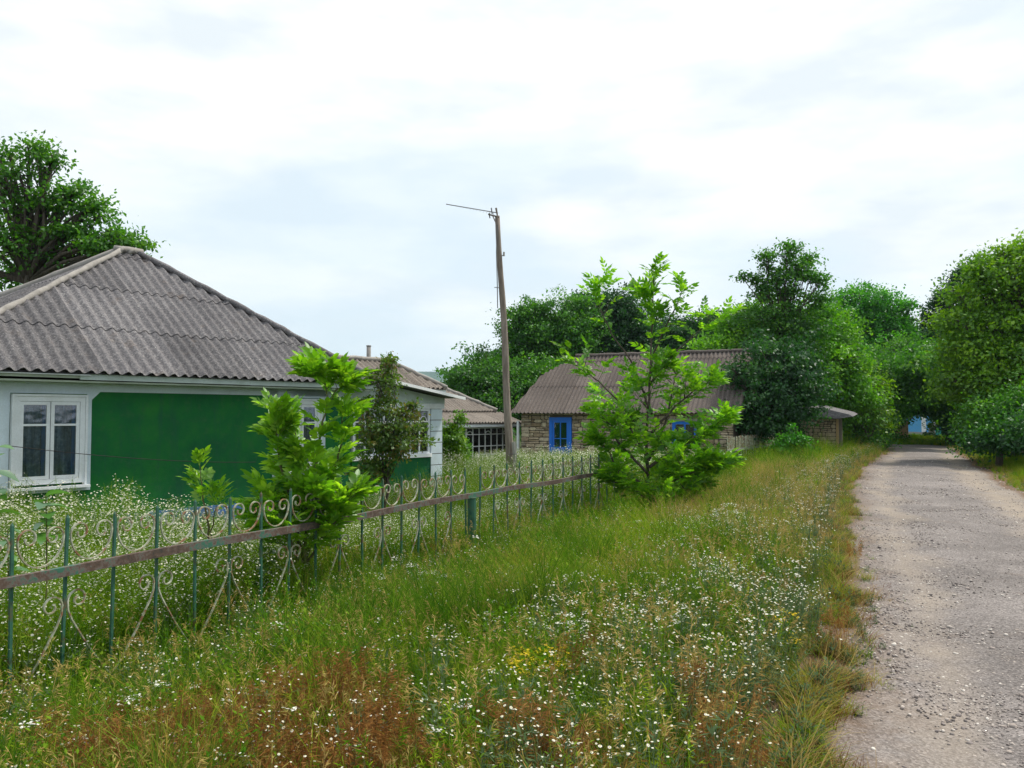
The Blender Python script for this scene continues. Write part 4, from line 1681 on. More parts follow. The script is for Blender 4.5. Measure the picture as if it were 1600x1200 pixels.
make_tree('dark_shrub_tree', 'very dark dense tree overhanging the distant picket fence', TB(1225, 28.5), [
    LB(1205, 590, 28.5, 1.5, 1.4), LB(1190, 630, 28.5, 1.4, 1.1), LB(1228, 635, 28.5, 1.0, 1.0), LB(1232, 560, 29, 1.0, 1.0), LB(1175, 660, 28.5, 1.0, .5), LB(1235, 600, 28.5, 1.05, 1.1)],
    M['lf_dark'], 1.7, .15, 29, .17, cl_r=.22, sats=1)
make_tree('roadside_bush', 'yellow green bush arching over the little stone outhouse', TB(1340, 35), [
    LB(1300, 585, 34.5, 1.3, 1.0, .9), LB(1338, 612, 34.5, 1.1, .9, .9), LB(1356, 645, 34.8, .9, .8, .8), LB(1285, 560, 34.5, 1.0, .8, .9)], M['lf_yellow'], 1.5, .16, 30, .1, sats=1, cat='bush')
make_tree('roadside_bush', 'dark rounded bush at the road edge just right of the stone outhouse', TB(1345, 34), [
    LB(1352, 665, 35, .8, .7), LB(1366, 655, 36, .7, .8), LB(1345, 690, 34, .5, .4), LB(1370, 685, 37, .6, .5)], M['lf_mid'], 1.7, .14, 31, .08, sats=1, cat='bush')
make_tree('locust_tree', 'layered bright green locust tree left of the lane tunnel', TB(1350, 48), [
    LB(1350, 470, 48, 1.7, .8), LB(1385, 480, 48, 1.2, .6), LB(1320, 500, 48, 1.9, 1.2), LB(1365, 520, 48, 2.4, 1.2), LB(1400, 510, 48, .9, .35), LB(1310, 550, 47, 2.3, 1.7), LB(1365, 580, 47, 2.6, 1.7), LB(1350, 640, 47, 2.4, 1.8), LB(1400, 600, 48, 1.5, 1.5)], M['lf_locust'], 1.15, .2, 32, .22)
make_tree('lane_tree', 'shaded green tree overhanging the far end of the lane', TB(1410, 56), [
    LB(1410, 545, 56, 1.6, 1.2), LB(1430, 580, 56, 2.2, 1.6), LB(1405, 620, 56, 2.2, 1.6), LB(1440, 620, 55, 1.9, 1.3), LB(1385, 640, 54, 1.5, 1.3), LB(1440, 590, 48, 2.6, 1.6), LB(1400, 600, 44, 2.0, 1.5), LB(1460, 560, 50, 2.4, 1.6), LB(1425, 625, 46, 2.0, .8), LB(1465, 620, 44, 1.6, .9)], M['lf_locust'], 1.2, .22, 33, .25)
make_tree('lane_tree', 'deep shaded canopy arching over the lane before the blue house', TB(1375, 40), [
    LB(1455, 585, 40, 1.9, 1.2), LB(1405, 590, 38, 1.7, 1.2), LB(1480, 570, 36, 1.6, 1.2), LB(1430, 560, 43, 2.0, 1.2), LB(1385, 610, 38, 1.3, 1.3), LB(1440, 605, 37, 1.2, .7)], M['lf_mid'], 1.5, .18, 44, .16)
make_tree('lane_tree', 'near black leaf mass added as the darkness under the canopy left of the lane end', TB(1378, 50), [
    LB(1400, 630, 52, 1.5, 1.1), LB(1375, 662, 49, 1.2, .9), LB(1385, 600, 52, 1.6, 1.3), LB(1420, 610, 54, 1.6, .9)], M['lf_dark'], 1.8, .17, 45, .14)  # dark leaf colour stands in for the shade under the canopy
make_tree('lane_tree', 'dark leaf mass added as the darkness under the canopy right of the lane end', TB(1497, 42), [
    LB(1492, 640, 43, 1.1, .9), LB(1505, 668, 40, 1.0, .7), LB(1488, 612, 45, 1.2, .9)], M['lf_dark'], 1.8, .17, 46, .12)  # added on this side too: canopy shade put into the leaf colour
make_tree('lane_tree', 'pale distant tree closing the gap above the lane', TB(1435, 82), [
    LB(1410, 535, 82, 2.4, 1.6), LB(1445, 540, 82, 2.6, 1.8), LB(1430, 590, 82, 5, 3), LB(1480, 600, 82, 4, 3.4), LB(1380, 600, 82, 4, 3.5)], M['lf_mid'], .9, .3, 34, .25)
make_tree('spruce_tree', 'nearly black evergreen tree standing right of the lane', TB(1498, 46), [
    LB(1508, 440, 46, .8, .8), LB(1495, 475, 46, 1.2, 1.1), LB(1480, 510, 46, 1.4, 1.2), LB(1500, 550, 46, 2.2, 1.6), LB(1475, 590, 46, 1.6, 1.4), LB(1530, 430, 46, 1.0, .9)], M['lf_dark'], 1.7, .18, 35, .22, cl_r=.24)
make_tree('lane_tree', 'overhanging green tree on the right side of the lane end', TB(1485, 42), [
    LB(1475, 610, 42, 1.3, 1.1), LB(1490, 570, 42, 1.5, 1.3), LB(1480, 650, 42, .9, .9), LB(1510, 640, 41, 1.5, 1.5)], M['lf_mid'], 1.4, .19, 36, .2)
make_tree('roadside_tree', 'large yellow green tree leaning over the right edge of the road', TB(1590, 27), [
    LB(1540, 470, 27, 1.0, .85), LB(1575, 450, 27, 1.3, 1.0), LB(1610, 430, 27, 1.4, 1.0), LB(1530, 520, 27, 1.2, 1.0), LB(1570, 540, 26.5, 1.5, 1.3), LB(1520, 580, 27, 1.1, 1.0), LB(1620, 500, 27, 1.6, 1.5),
    LB(1650, 560, 27, 1.8, 2), LB(1555, 600, 26.5, 1.4, 1.2), LB(1600, 610, 26, 1.5, 1.3), LB(1515, 615, 27.5, .7, .7), LB(1585, 405, 27, .6, .45), LB(1640, 400, 27, .9, .8)], M['lf_yellow'], 1.15, .17, 37, .2)
make_tree('roadside_bush', 'dark green bush under the large tree at the right road edge', TB(1560, 24), [
    LB(1580, 655, 24, 1.0, .85), LB(1605, 640, 24, .9, .9), LB(1550, 665, 25, .7, .7), LB(1625, 670, 23, .9, .7), LB(1530, 668, 28, .7, .8)], M['lf_mid'], 1.6, .14, 38, .1, cat='bush')
make_tree('roadside_bush', 'low dark bush in the shade beside the right verge', TB(1580, 22), [
    LB(1610, 682, 22.5, .7, .4), LB(1575, 686, 23.5, .7, .35), LB(1650, 670, 22, 1.0, .8), LB(1540, 690, 27, .7, .35)], M['lf_dark'], 1.9, .13, 39, .08, cat='bush', trunk=False)
# vegetation in the yard
make_tree('garden_shrub', 'slender reddish green shrub growing in front of the glazed porch', TB(602, 14.5), [
    LB(605, 600, 14.5, .28, .35), LB(600, 660, 14.5, .48, .42), LB(590, 700, 14.5, .42, .35), LB(628, 690, 14.5, .42, .30), LB(575, 740, 14.5, .3, .3), LB(610, 570, 14.5, .12, .15), LB(640, 640, 14.5, .2, .12)], M['lf_red'], 9, .085, 40, .03, cl_r=.09, sats=1, cat='shrub', per=14, airy=.4)
make_tree('garden_shrub', 'narrow upright bright shrub between the porch and the veranda house', TB(706, 22), [
    LB(706, 700, 22, .26, .45), LB(696, 680, 22, .16, .35), LB(716, 685, 22, .13, .5), LB(706, 740, 22, .3, .4), LB(719, 655, 22, .06, .2), LB(696, 700, 22, .2, .4), LB(712, 720, 22, .2, .4)], M['lf_yellow'], 14, .09, 41, .03, cl_r=.08, sats=1, cat='shrub', per=14)
make_tree('garden_shrub', 'small shrub with pale flowers beside the dark doorway of the veranda house', TB(727, 24), [
    LB(727, 705, 24, .12, .35), LB(728, 735, 24, .25, .3)], M['lf_bright'], 14, .08, 42, .015, cl_r=.07, sats=1, cat='shrub', per=12)
make_tree('roadside_bush', 'leafy green bush standing left of the stone outhouse wall', TB(1252, 26.5), [
    LB(1242, 690, 26.5, .42, .4), LB(1252, 708, 26.5, .4, .3), LB(1230, 700, 26.5, .4, .3)], M['lf_locust'], 2.6, .13, 43, .05, cat='bush', cl_r=.13, sats=1)


def back_wood():
    """far-off wood that closes the view behind the trees: one mass"""
    rng = np.random.default_rng(5)
    n = 52000
    an = rng.uniform(-.02, .72, n)
    an = np.where(rng.random(n) < .35, rng.uniform(.0, .3, n), an)
    D = rng.uniform(85, 120, n)
    x = np.tan(an) * D
    tp = 7.5 + 2.2 * np.sin(x * .35) + 1.5 * np.sin(x * .9 + 1) + 3.0 * smooth(15, 50, x) - 3.5 * (x < 6)
    z = rng.uniform(0, 1, n) ** .8 * tp + rng.normal(0, .35, n)
    C = np.stack([x, D, np.maximum(z, 0)], 1)
    Dd = rdirs(rng, n)
    V, Q = leaf_quads(C, Dd, rdirs(rng, n) + np.array([0, -.3, .7]), np.full(n, .85), np.full(n, .5))
    o = link('woodland', np_mesh('woodland', V, Q, M['lf_mid'], rng.uniform(0, 1, n)))
    tag(o, 'far-off green woodland closing the view behind the lane trees', 'woodland', kind='stuff')


back_wood()


# ---- saplings with compound leaves, each leaf an object
def compound_leaf(seed, L_=.30, n=4, lw=.042, ll=.115, mtl='lf_ash', hang=.35, wide=.5):
    rng = random.Random(seed)
    V, Q, T = [], [], []
    # rachis bends down along +x
    def rp(t): return Vector((L_ * t, 0.015 * sin(t * 3 + seed), -L_ * hang * t * t))
    def leaflet(o, d, nrm, ln, wd, tint):
        d = d.normalized(); s = d.cross(nrm).normalized(); u = s.cross(d)
        i = len(V)
        dr = Vector((0, 0, -ln * .18))
        b = o
        m1, m2 = o + d * ln * .33, o + d * ln * .7 + dr * .4
        tp = o + d * ln + dr
        V.extend([b, m1 + s * wd * .5 + u * wd * .16, m1, m1 - s * wd * .5 + u * wd * .16,
                  m2 + s * wd * .36 + u * wd * .12, m2, m2 - s * wd * .36 + u * wd * .12, tp])
        for q in ((i, i + 2, i + 1, i + 1), (i, i + 3, i + 2, i + 2)):
            pass
        Q.extend([(i, i + 3, i + 2, i + 1), (i + 1, i + 2, i + 5, i + 4), (i + 2, i + 3, i + 6, i + 5), (i + 4, i + 5, i + 6, i + 7)])
        T.extend([tint] * 4)
    ct = rng.random()
    for k in range(n):
        t = .32 + .6 * k / (n - 1) if n > 1 else .5
        o = rp(t)
        for s in (-1, 1):
            d = Vector((.75, s * (1.0 - .3 * t), rng.uniform(-.25, .1)))
            leaflet(o, d, Vector((rng.uniform(-.3, .3), rng.uniform(-.3, .3) + s * .2, 1)), ll * rng.uniform(.8, 1.1), lw * rng.uniform(.85, 1.15), min(1, max(0, ct * .5 + rng.random() * .5)))
    leaflet(rp(1), Vector((1, rng.uniform(-.2, .2), -.3)), Vector((0, 0, 1)), ll * 1.15, lw * 1.1, ct)
    # rachis
    for k in range(5):
        a, b = rp(k / 5), rp((k + 1) / 5)
        i = len(V)
        V.extend([a + Vector((0, .0022, 0)), b + Vector((0, .0022, 0)), b - Vector((0, .0022, 0)), a - Vector((0, .0022, 0))])
        Q.append((i, i + 1, i + 2, i + 3)); T.append(.9)
    V = [tuple(v) for v in V]
    # the first face of every leaflet is a real quad, so keep arrays simple
    return np_mesh('leaf', np.array(V), np.array(Q), M[mtl], T)


M['lf_ash'] = leafmat('young_ash_leaves', (0.07, 0.20, 0.010), (0.17, 0.36, 0.015), (0.33, 0.52, 0.04), trans=.55, patch=2.2, gloss=.035)
M['lf_ash2'] = leafmat('ash_tree_leaves', (0.045, 0.15, 0.008), (0.12, 0.31, 0.012), (0.25, 0.46, 0.02), trans=.52, patch=1.6, gloss=.035)


def sapling(name, label, base, stems, leaves, n_obj, n_extra, seed, r0=.02, lscale=(.8, 1.15), stemmat='stem', cat='sapling', start=.12, spread=None, twigs=0, twig_len=.4, upright=.15):
    """stems: list of polylines (world points) with (points, weight, leafy_from)"""
    rng = random.Random(seed)
    g = hz(*base)
    root = empty(name, (base[0], base[1], g), 0, label, cat)
    org = Vector((base[0], base[1], g))
    m = MB()
    P = []
    for (pts, wgt, lf) in stems:
        pts = [Vector(p) - org for p in pts]
        # resample smoothly
        fine = []
        for i in range(len(pts) - 1):
            for k in range(5):
                fine.append(pts[i].lerp(pts[i + 1], k / 5) + Vector((rng.uniform(-.01, .01), rng.uniform(-.01, .01), 0)))
        fine.append(pts[-1])
        rr = r0 * (.35 + .65 * min(1, wgt))
        m.tube(fine, [rr * (1 - .85 * i / (len(fine) - 1)) for i in range(len(fine))], 6)
        P.append((fine, wgt, lf))
        for _ in range(int(twigs * wgt)):
            t = lf + (1 - lf) * rng.random()
            k = min(len(fine) - 2, int(t * (len(fine) - 1)))
            a_ = rng.uniform(0, 2 * pi)
            tl = twig_len * rng.uniform(.5, 1.2) * (1.15 - .6 * t)
            ax = (fine[k + 1] - fine[k]).normalized()
            dv = (Vector((cos(a_), sin(a_), 0)) + ax * .8).normalized()
            tp = [fine[k] + dv * tl * q + Vector((0, 0, .25 * tl * q * q)) for q in (0, .33, .66, 1)]
            m.tube(tp, [rr * .3, rr * .22, rr * .15, rr * .06], 4)
            P.append((tp, wgt * 1.6, .35))
    m.build('stem', M[stemmat], root, True)
    tot = sum(len(f) * w_ for f, w_, _ in P)

    def pose(i, N_):
        # choose a stem
        x = rng.uniform(0, tot)
        for (f, w_, lf) in P:
            x -= len(f) * w_
            if x <= 0: break
        t = lf + (1 - lf) * rng.random() ** .85
        u = t * (len(f) - 1)
        k = min(len(f) - 2, int(u))
        p = f[k].lerp(f[k + 1], u - k)
        axis = (f[k + 1] - f[k]).normalized()
        an = rng.uniform(0, 2 * pi)
        horiz = Vector((cos(an), sin(an), 0))
        up = .95 * t ** 2 + upright
        d = (horiz * (1.05 - .55 * t) + axis * up + Vector((0, 0, .12))).normalized()
        q = d.to_track_quat('X', 'Z')
        s = rng.uniform(*lscale) * (1.0 - .25 * t)
        M_ = Matrix.Translation(p) @ q.to_matrix().to_4x4() @ Matrix.Rotation(rng.uniform(-.8, .8), 4, 'X') @ Matrix.Scale(s, 4)
        return M_
    for i in range(n_obj):
        o = link('leaf', leaves[i % len(leaves)], root)
        o.matrix_local = pose(i, n_obj)
    if n_extra:
        Vs, Qs, Ts = [], [], []
        nv = 0
        base_arr = []
        for me in leaves:
            v = np.empty(len(me.vertices) * 3, dtype=np.float32); me.vertices.foreach_get('co', v)
            q = np.empty(len(me.polygons) * 4, dtype=np.int32); me.loops.foreach_get('vertex_index', q)
            t = np.empty(len(me.polygons), dtype=np.float32); me.attributes['tint'].data.foreach_get('value', t)
            base_arr.append((v.reshape(-1, 3), q.reshape(-1, 4), t))
        for i in range(n_extra):
            A = np.array(pose(i, n_extra))
            v, q, t = base_arr[i % len(base_arr)]
            Vs.append(v @ A[:3, :3].T + A[:3, 3]); Qs.append(q + nv); Ts.append(t); nv += len(v)
        o = link('foliage', np_mesh('foliage', np.concatenate(Vs), np.concatenate(Qs), leaves[0].materials[0], np.concatenate(Ts)), root)
        o['kind'] = 'stuff'
    return root


LV1 = [compound_leaf(s, L_=.26, n=3, lw=.068, ll=.15, mtl='lf_ash', hang=.25) for s in range(6)]
LV2 = [compound_leaf(s + 20, L_=.36, n=3, lw=.074, ll=.165, mtl='lf_ash2', hang=.3) for s in range(6)]


def P3(D, *pts):
    return [tuple(at(a, b, D + (c[0] if (c := rest) else 0))) for a, b, *rest in pts]


D0 = 7.75
sapling('leafy_sapling', 'dense bright green sapling growing through the near fence in front of the green wall', TB(470, D0), [
    (P3(D0, (475, 880), (485, 780), (500, 680), (512, 625), (505, 585)), 1.3, .03),
    (P3(D0, (475, 880), (455, 790), (438, 720), (432, 680), (438, 650)), 1.1, .05),
    (P3(D0 + .1, (475, 880), (505, 800), (525, 730), (535, 680), (535, 630)), 1.1, .05),
    (P3(D0 - .15, (470, 880), (440, 820), (418, 790), (412, 760)), .9, .1),
    (P3(D0 + .2, (480, 880), (470, 760), (465, 690), (455, 645)), .8, .15),
    (P3(D0, (480, 880), (510, 830), (535, 790), (550, 770)), .8, .1),
    (P3(D0, (510, 640), (525, 610), (540, 600)), .5, .3), (P3(D0 - .1, (475, 880), (478, 810), (480, 750)), .9, .1), (P3(D0, (465, 880), (425, 830), (395, 800)), .7, .2)],
    LV1, 298, 380, 3, .02, lscale=(.55, .95), twigs=7, twig_len=.26, upright=.55)
sapling('small_sapling', 'small bright sapling standing alone against the green wall above the scrolls', TB(322, 7.3), [
    (P3(7.3, (330, 860), (322, 800), (316, 760), (312, 725)), 1.0, .42),
    (P3(7.3, (328, 850), (335, 800), (342, 770)), .5, .5)], LV1, 30, 0, 8, .012, lscale=(.5, .72), upright=.7)
D1 = 14.3
sapling('young_ash_tree', 'tall young ash tree with open feathery top in front of the stone house', TB(1015, D1), [
    (P3(D1, (1015, 800), (1010, 700), (1015, 600), (1018, 520), (1020, 470), (1022, 430)), 1.5, .1),
    (P3(D1, (1015, 640), (990, 570), (955, 520), (935, 475), (925, 455)), .5, .4),
    (P3(D1, (1017, 560), (1040, 510), (1060, 470), (1068, 445)), .5, .3),
    (P3(D1, (1015, 600), (1055, 550), (1100, 510), (1130, 490)), .45, .35),
    (P3(D1, (1012, 690), (970, 630), (935, 595), (905, 575), (895, 565)), .5, .35),
    (P3(D1 - .5, (1012, 740), (965, 690), (955, 665), (940, 650)), .8, .15),
    (P3(D1 - .4, (1012, 760), (965, 735), (955, 712), (942, 692)), .9, .1),
    (P3(D1, (1014, 680), (1055, 635), (1090, 605), (1115, 595)), .8, .2),
    (P3(D1 - .4, (1014, 730), (1065, 695), (1105, 670), (1130, 655)), 1.1, .1),
    (P3(D1 - .6, (1014, 770), (1065, 745), (1100, 730), (1125, 725)), 1.3, .1),
    (P3(D1 - .6, (1014, 780), (990, 765), (970, 755), (955, 745)), 1.1, .1),
    (P3(D1 - .7, (1014, 790), (1045, 780), (1080, 765), (1100, 760)), 1.1, .1),
    (P3(D1 + .3, (1014, 720), (1040, 660), (1050, 610), (1060, 570)), .8, .15),
    (P3(D1 + .3, (1014, 720), (985, 670), (965, 640), (950, 620)), .8, .15)],
    LV2, 298, 1350, 4, .032, lscale=(.55, .95), cat='tree', stemmat='bark', twigs=12, twig_len=.55, upright=.3)


# big-leaved weeds at the left edge
def big_weed(label, px, py, D, n, seed, size=.16, up=.35):
    rng = random.Random(seed)
    p = at(px, py, D)
    g = hz(p.x, p.y)
    root = empty('broadleaf_weed', (p.x, p.y, g), 0, label, 'weed', 'broad leaved weeds')
    H_ = p.z - g
    m = MB(); m.tube([(0, 0, -.05), (.02, 0, H_ * .5), (0, 0, H_)], [.008, .006, .003], 5); m.build('stem', M['stem'], root)
    for k in range(n):
        V, Q = [], []
        L_ = size * rng.uniform(.7, 1.15)
        rows = 5
        for i in range(rows + 1):
            t = i / rows
            wd = L_ * .36 * sin(pi * min(1, t * .93 + .05)) ** .8
            z = -L_ * .45 * t * t
            for s in (-1, 0, 1):
                V.append((L_ * t, s * wd, z + abs(s) * wd * .25))
        for i in range(rows):
            for j in range(2):
                a = i * 3 + j
                Q.append((a, a + 3, a + 4, a + 1))
        me = np_mesh('leaf', np.array(V), np.array(Q), M['lf_weed'], np.full(len(Q), rng.random()), True)
        o = link('leaf', me, root)
        zz = H_ * (1 - up * k / n)
        o.location = (0, 0, zz)
        o.rotation_euler = (rng.uniform(-.4, .4), rng.uniform(-.5, .15), k * 2.4 + rng.uniform(-.4, .4))


M['lf_weed'] = leafmat('broad_weed_leaves', (0.03, 0.12, 0.015), (0.08, 0.22, 0.02), trans=.35, gloss=.16, rough=.3)
big_weed('broad leaved weed poking in at the left edge before the white window', -6, 700, 4.6, 10, 1, .12, .28)
big_weed('pale shiny broad leaved weed among the daisies below the window', 72, 775, 5.9, 12, 2, .15, .25)
big_weed('low broad leaved weed behind the leftmost fence scrolls', 12, 828, 5.6, 9, 3, .12, .3)
big_weed('broad leaved weed at the foot of the leafy sapling', 420, 850, 7.6, 12, 4, .17, .5)


# ------------------------------------------------------------------ grass, weeds and flowers (geometry-node scatter)
def clump_mesh(name, n, h, spread, wd, m, lean=.35, seed=0, seg=3, hvar=.4):
    rng = np.random.default_rng(seed)
    V, Q = [], []
    for k in range(n):
        a = rng.uniform(0, 2 * pi); r = spread * rng.uniform(0, 1) ** .7
        x, y = r * cos(a), r * sin(a)
        hh = h * rng.uniform(1 - hvar, 1 + hvar * .4)
        da = rng.uniform(0, 2 * pi)
        ln = lean * rng.uniform(.2, 1.3) * hh
        dx, dy = cos(da), sin(da)
        wa = rng.uniform(0, 2 * pi)
        wx, wy = cos(wa), sin(wa)
        i = len(V)
        for s in range(seg + 1):
            t = s / seg
            ww = wd * (1 - t ** 1.6) * .5 + .0004
            cx, cy, cz = x + dx * ln * t * t, y + dy * ln * t * t, hh * (t - .12 * t * t)
            V.append((cx - wx * ww, cy - wy * ww, cz)); V.append((cx + wx * ww, cy + wy * ww, cz))
        for s in range(seg):
            Q.append((i + 2 * s, i + 2 * s + 1, i + 2 * s + 3, i + 2 * s + 2))
    return V, Q


def build_src(name, V, Q, mats, MI=None):
    me = np_mesh(name, np.array(V), np.array(Q), mats)
    if MI is not None:
        me.polygons.foreach_set('material_index', np.array(MI, dtype=np.int32))
    return bpy.data.objects.new(name, me)


def grass_src(name, n, h, spread, wd, m, **k):
    V, Q = clump_mesh(name, n, h, spread, wd, m, **k)
    return build_src(name, V, Q, m)


def seedhead_src(name, n, h, m_st, m_hd, seed, head=.10, hw=.012, droop=.5):
    """thin stalks with feathery heads"""
    rng = np.random.default_rng(seed)
    V, Q, MI = [], [], []
    for k in range(n):
        a = rng.uniform(0, 2 * pi); r = .07 * rng.uniform(0, 1)
        x, y = r * cos(a), r * sin(a)
        da = rng.uniform(0, 2 * pi); dx, dy = cos(da), sin(da)
        hh = h * rng.uniform(.7, 1.15); ln = .3 * hh * rng.uniform(.2, 1)
        pts = [np.array([x + dx * ln * t * t, y + dy * ln * t * t, hh * t]) for t in (0, .5, 1)]
        for s in range(2):
            i = len(V)
            w_ = np.array([dy, -dx, 0]) * .0011
            V += [pts[s] - w_, pts[s] + w_, pts[s + 1] + w_, pts[s + 1] - w_]; Q.append((i, i + 1, i + 2, i + 3)); MI.append(0)
        tip = pts[2]
        for j in range(9):
            t = j / 9
            o = tip - np.array([dx * ln * .3, dy * ln * .3, hh * .25]) * (1 - t) * .7
            d = rng.normal(0, 1, 3) * .5 + np.array([dx, dy, .5 - droop * 1.5])
            d /= np.linalg.norm(d)
            s_ = np.cross(d, rng.normal(0, 1, 3)); s_ /= np.linalg.norm(s_)
            l = head * rng.uniform(.25, .5)
            i = len(V)
            V += [o, o + d * l * .5 + s_ * hw * .35, o + d * l, o + d * l * .5 - s_ * hw * .35]
            Q.append((i, i + 1, i + 2, i + 3)); MI.append(1)
    return build_src(name, V, Q, [m_st, m_hd], MI)


def flower_src(name, n_st, h, spread, fl_per, fr, m_st, m_pet, m_ctr, seed, leafy=12, umbel=.05, flat=True):
    rng = np.random.default_rng(seed)
    V, Q, MI = [], [], []

    def strip(a, b, w_):
        d = b - a
        s_ = np.cross(d, np.array([.3, .8, .1])); s_ /= max(np.linalg.norm(s_), 1e-6)
        i = len(V)
        V.extend([a - s_ * w_, a + s_ * w_, b + s_ * w_ * .7, b - s_ * w_ * .7]); Q.append((i, i + 1, i + 2, i + 3)); MI.append(0)
    for k in range(n_st):
        a = rng.uniform(0, 2 * pi); r = spread * rng.uniform(0, 1)
        p0 = np.array([r * cos(a), r * sin(a), 0.])
        lean = rng.normal(0, .12, 2) * h
        hh = h * rng.uniform(.72, 1.12)
        p1 = p0 + np.array([lean[0] * .4, lean[1] * .4, hh * .6]); p2 = p0 + np.array([lean[0], lean[1], hh])
        strip(p0, p1, .0022); strip(p1, p2, .0018)
        for j in range(leafy):
            t = rng.uniform(.1, .85)
            o = p0 + (p2 - p0) * t
            d = rng.normal(0, 1, 3); d[2] = abs(d[2]) * .5; d /= np.linalg.norm(d)
            s_ = np.cross(d, [0, 0, 1.]); s_ /= max(np.linalg.norm(s_), 1e-6)
            l = rng.uniform(.04, .08)
            i = len(V)
            V.extend([o, o + d * l * .5 + s_ * .006, o + d * l, o + d * l * .5 - s_ * .006]); Q.append((i, i + 1, i + 2, i + 3)); MI.append(0)
        for j in range(fl_per):
            off = rng.normal(0, umbel, 3)
            if flat: off[2] = rng.normal(0, .008)
            else: off[2] = -abs(off[2]) * 2.6
            c = p2 + off
            if j: strip(p2 - np.array([0, 0, .05]), c, .0009)
            nrm = np.array([rng.normal(0, .35), rng.normal(0, .35), 1]); nrm /= np.linalg.norm(nrm)
            u = np.cross(nrm, [1, 0, 0]); u /= np.linalg.norm(u); v = np.cross(nrm, u)
            R = fr * rng.uniform(.75, 1.15)
            i = len(V)
            ring = [c + (u * cos(t) + v * sin(t)) * R for t in np.arange(6) * pi / 3]
            V.extend(ring); Q.append((i, i + 1, i + 2, i + 3)); Q.append((i, i + 3, i + 4, i + 5)); MI.extend([1, 1])
            i = len(V)
            V.extend([c + (u * cos(t) + v * sin(t)) * R * .36 + nrm * .002 for t in np.arange(4) * pi / 2]); Q.append((i, i + 1, i + 2, i + 3)); MI.append(2)
    return build_src(name, V, Q, [m_st, m_pet, m_ctr], MI)


def weed_src(name, n_st, h, spread, ll, m, seed):
    """leafy broad-leaved stems"""
    rng = np.random.default_rng(seed)
    V, Q = [], []
    for k in range(n_st):
        a = rng.uniform(0, 2 * pi); r = spread * rng.uniform(0, 1)
        p0 = np.array([r * cos(a), r * sin(a), 0.])
        p1 = p0 + np.array([rng.normal(0, .1) * h, rng.normal(0, .1) * h, h * rng.uniform(.7, 1.1)])
        s_ = np.array([cos(a), -sin(a), 0]) * .002
        i = len(V); V.extend([p0 - s_, p0 + s_, p1 + s_ * .5, p1 - s_ * .5]); Q.append((i, i + 1, i + 2, i + 3))
        for j in range(11):
            t = .15 + .85 * j / 10
            o = p0 + (p1 - p0) * t
            an = j * 2.4 + rng.uniform(-.4, .4)
            up = rng.uniform(.1, .7) + .4 * t
            d = np.array([cos(an), sin(an), up]); d /= np.linalg.norm(d)
            sd_ = np.cross(d, [0, 0, 1.]); sd_ /= np.linalg.norm(sd_)
            l = ll * (1.15 - .6 * t) * rng.uniform(.8, 1.2); w_ = l * .21
            dr = np.array([0, 0, -l * .15])
            i = len(V)
            V.extend([o, o + d * l * .45 + sd_ * w_, o + d * l * .5, o + d * l * .45 - sd_ * w_, o + d * l + dr])
            V.append(o + d * l + dr)
            Q.append((i, i + 2, i + 4, i + 1)); Q.append((i, i + 3, i + 4, i + 2))
    return build_src(name, V, Q, m)


def scatter(name, label, cat, pts, scl, idx, sources, tilt=.12, seed=0):
    rng = np.random.default_rng(seed)
    n = len(pts)
    me = bpy.data.meshes.new(name)
    me.vertices.add(n)
    me.vertices.foreach_set('co', np.ascontiguousarray(pts, dtype=np.float32).ravel())
    a = me.attributes.new('sc', 'FLOAT', 'POINT'); a.data.foreach_set('value', np.asarray(scl, dtype=np.float32))
    a = me.attributes.new('idx', 'INT', 'POINT'); a.data.foreach_set('value', np.asarray(idx, dtype=np.int32))
    rot = np.stack([rng.normal(0, tilt, n), rng.normal(0, tilt, n), rng.uniform(0, 2 * pi, n)], 1)
    a = me.attributes.new('rot', 'FLOAT_VECTOR', 'POINT'); a.data.foreach_set('vector', rot.astype(np.float32).ravel())
    o = link(name, me)
    tag(o, label, cat, kind='stuff')
    col = bpy.data.collections.new(name + '_sources')
    for i, s in enumerate(sources):
        s.name = '%s_source_%02d' % (name, i)
        col.objects.link(s)
    ng = bpy.data.node_groups.new(name + '_scatter', 'GeometryNodeTree')
    ng.interface.new_socket('Geometry', in_out='INPUT', socket_type='NodeSocketGeometry')
    ng.interface.new_socket('Geometry', in_out='OUTPUT', socket_type='NodeSocketGeometry')
    gi = ng.nodes.new('NodeGroupInput'); go = ng.nodes.new('NodeGroupOutput')
    ip = ng.nodes.new('GeometryNodeInstanceOnPoints')
    ci = ng.nodes.new('GeometryNodeCollectionInfo')
    ci.inputs['Collection'].default_value = col
    ci.inputs['Separate Children'].default_value = True
    ci.inputs['Reset Children'].default_value = True

    def attr(nm, ty):
        x = ng.nodes.new('GeometryNodeInputNamedAttribute')
        x.data_type = ty
        x.inputs['Name'].default_value = nm
        return [q for q in x.outputs if q.name == 'Attribute' and q.enabled][0]
    ng.links.new(gi.outputs[0], ip.inputs['Points'])
    ng.links.new(ci.outputs[0], ip.inputs['Instance'])
    ip.inputs['Pick Instance'].default_value = True
    ng.links.new(attr('idx', 'INT'), ip.inputs['Instance Index'])
    ng.links.new(attr('rot', 'FLOAT_VECTOR'), ip.inputs['Rotation'])
    ng.links.new(attr('sc', 'FLOAT'), ip.inputs['Scale'])
    ng.links.new(ip.outputs[0], go.inputs[0])
    md = o.modifiers.new('scatter', 'NODES')
    md.node_group = ng
    return o


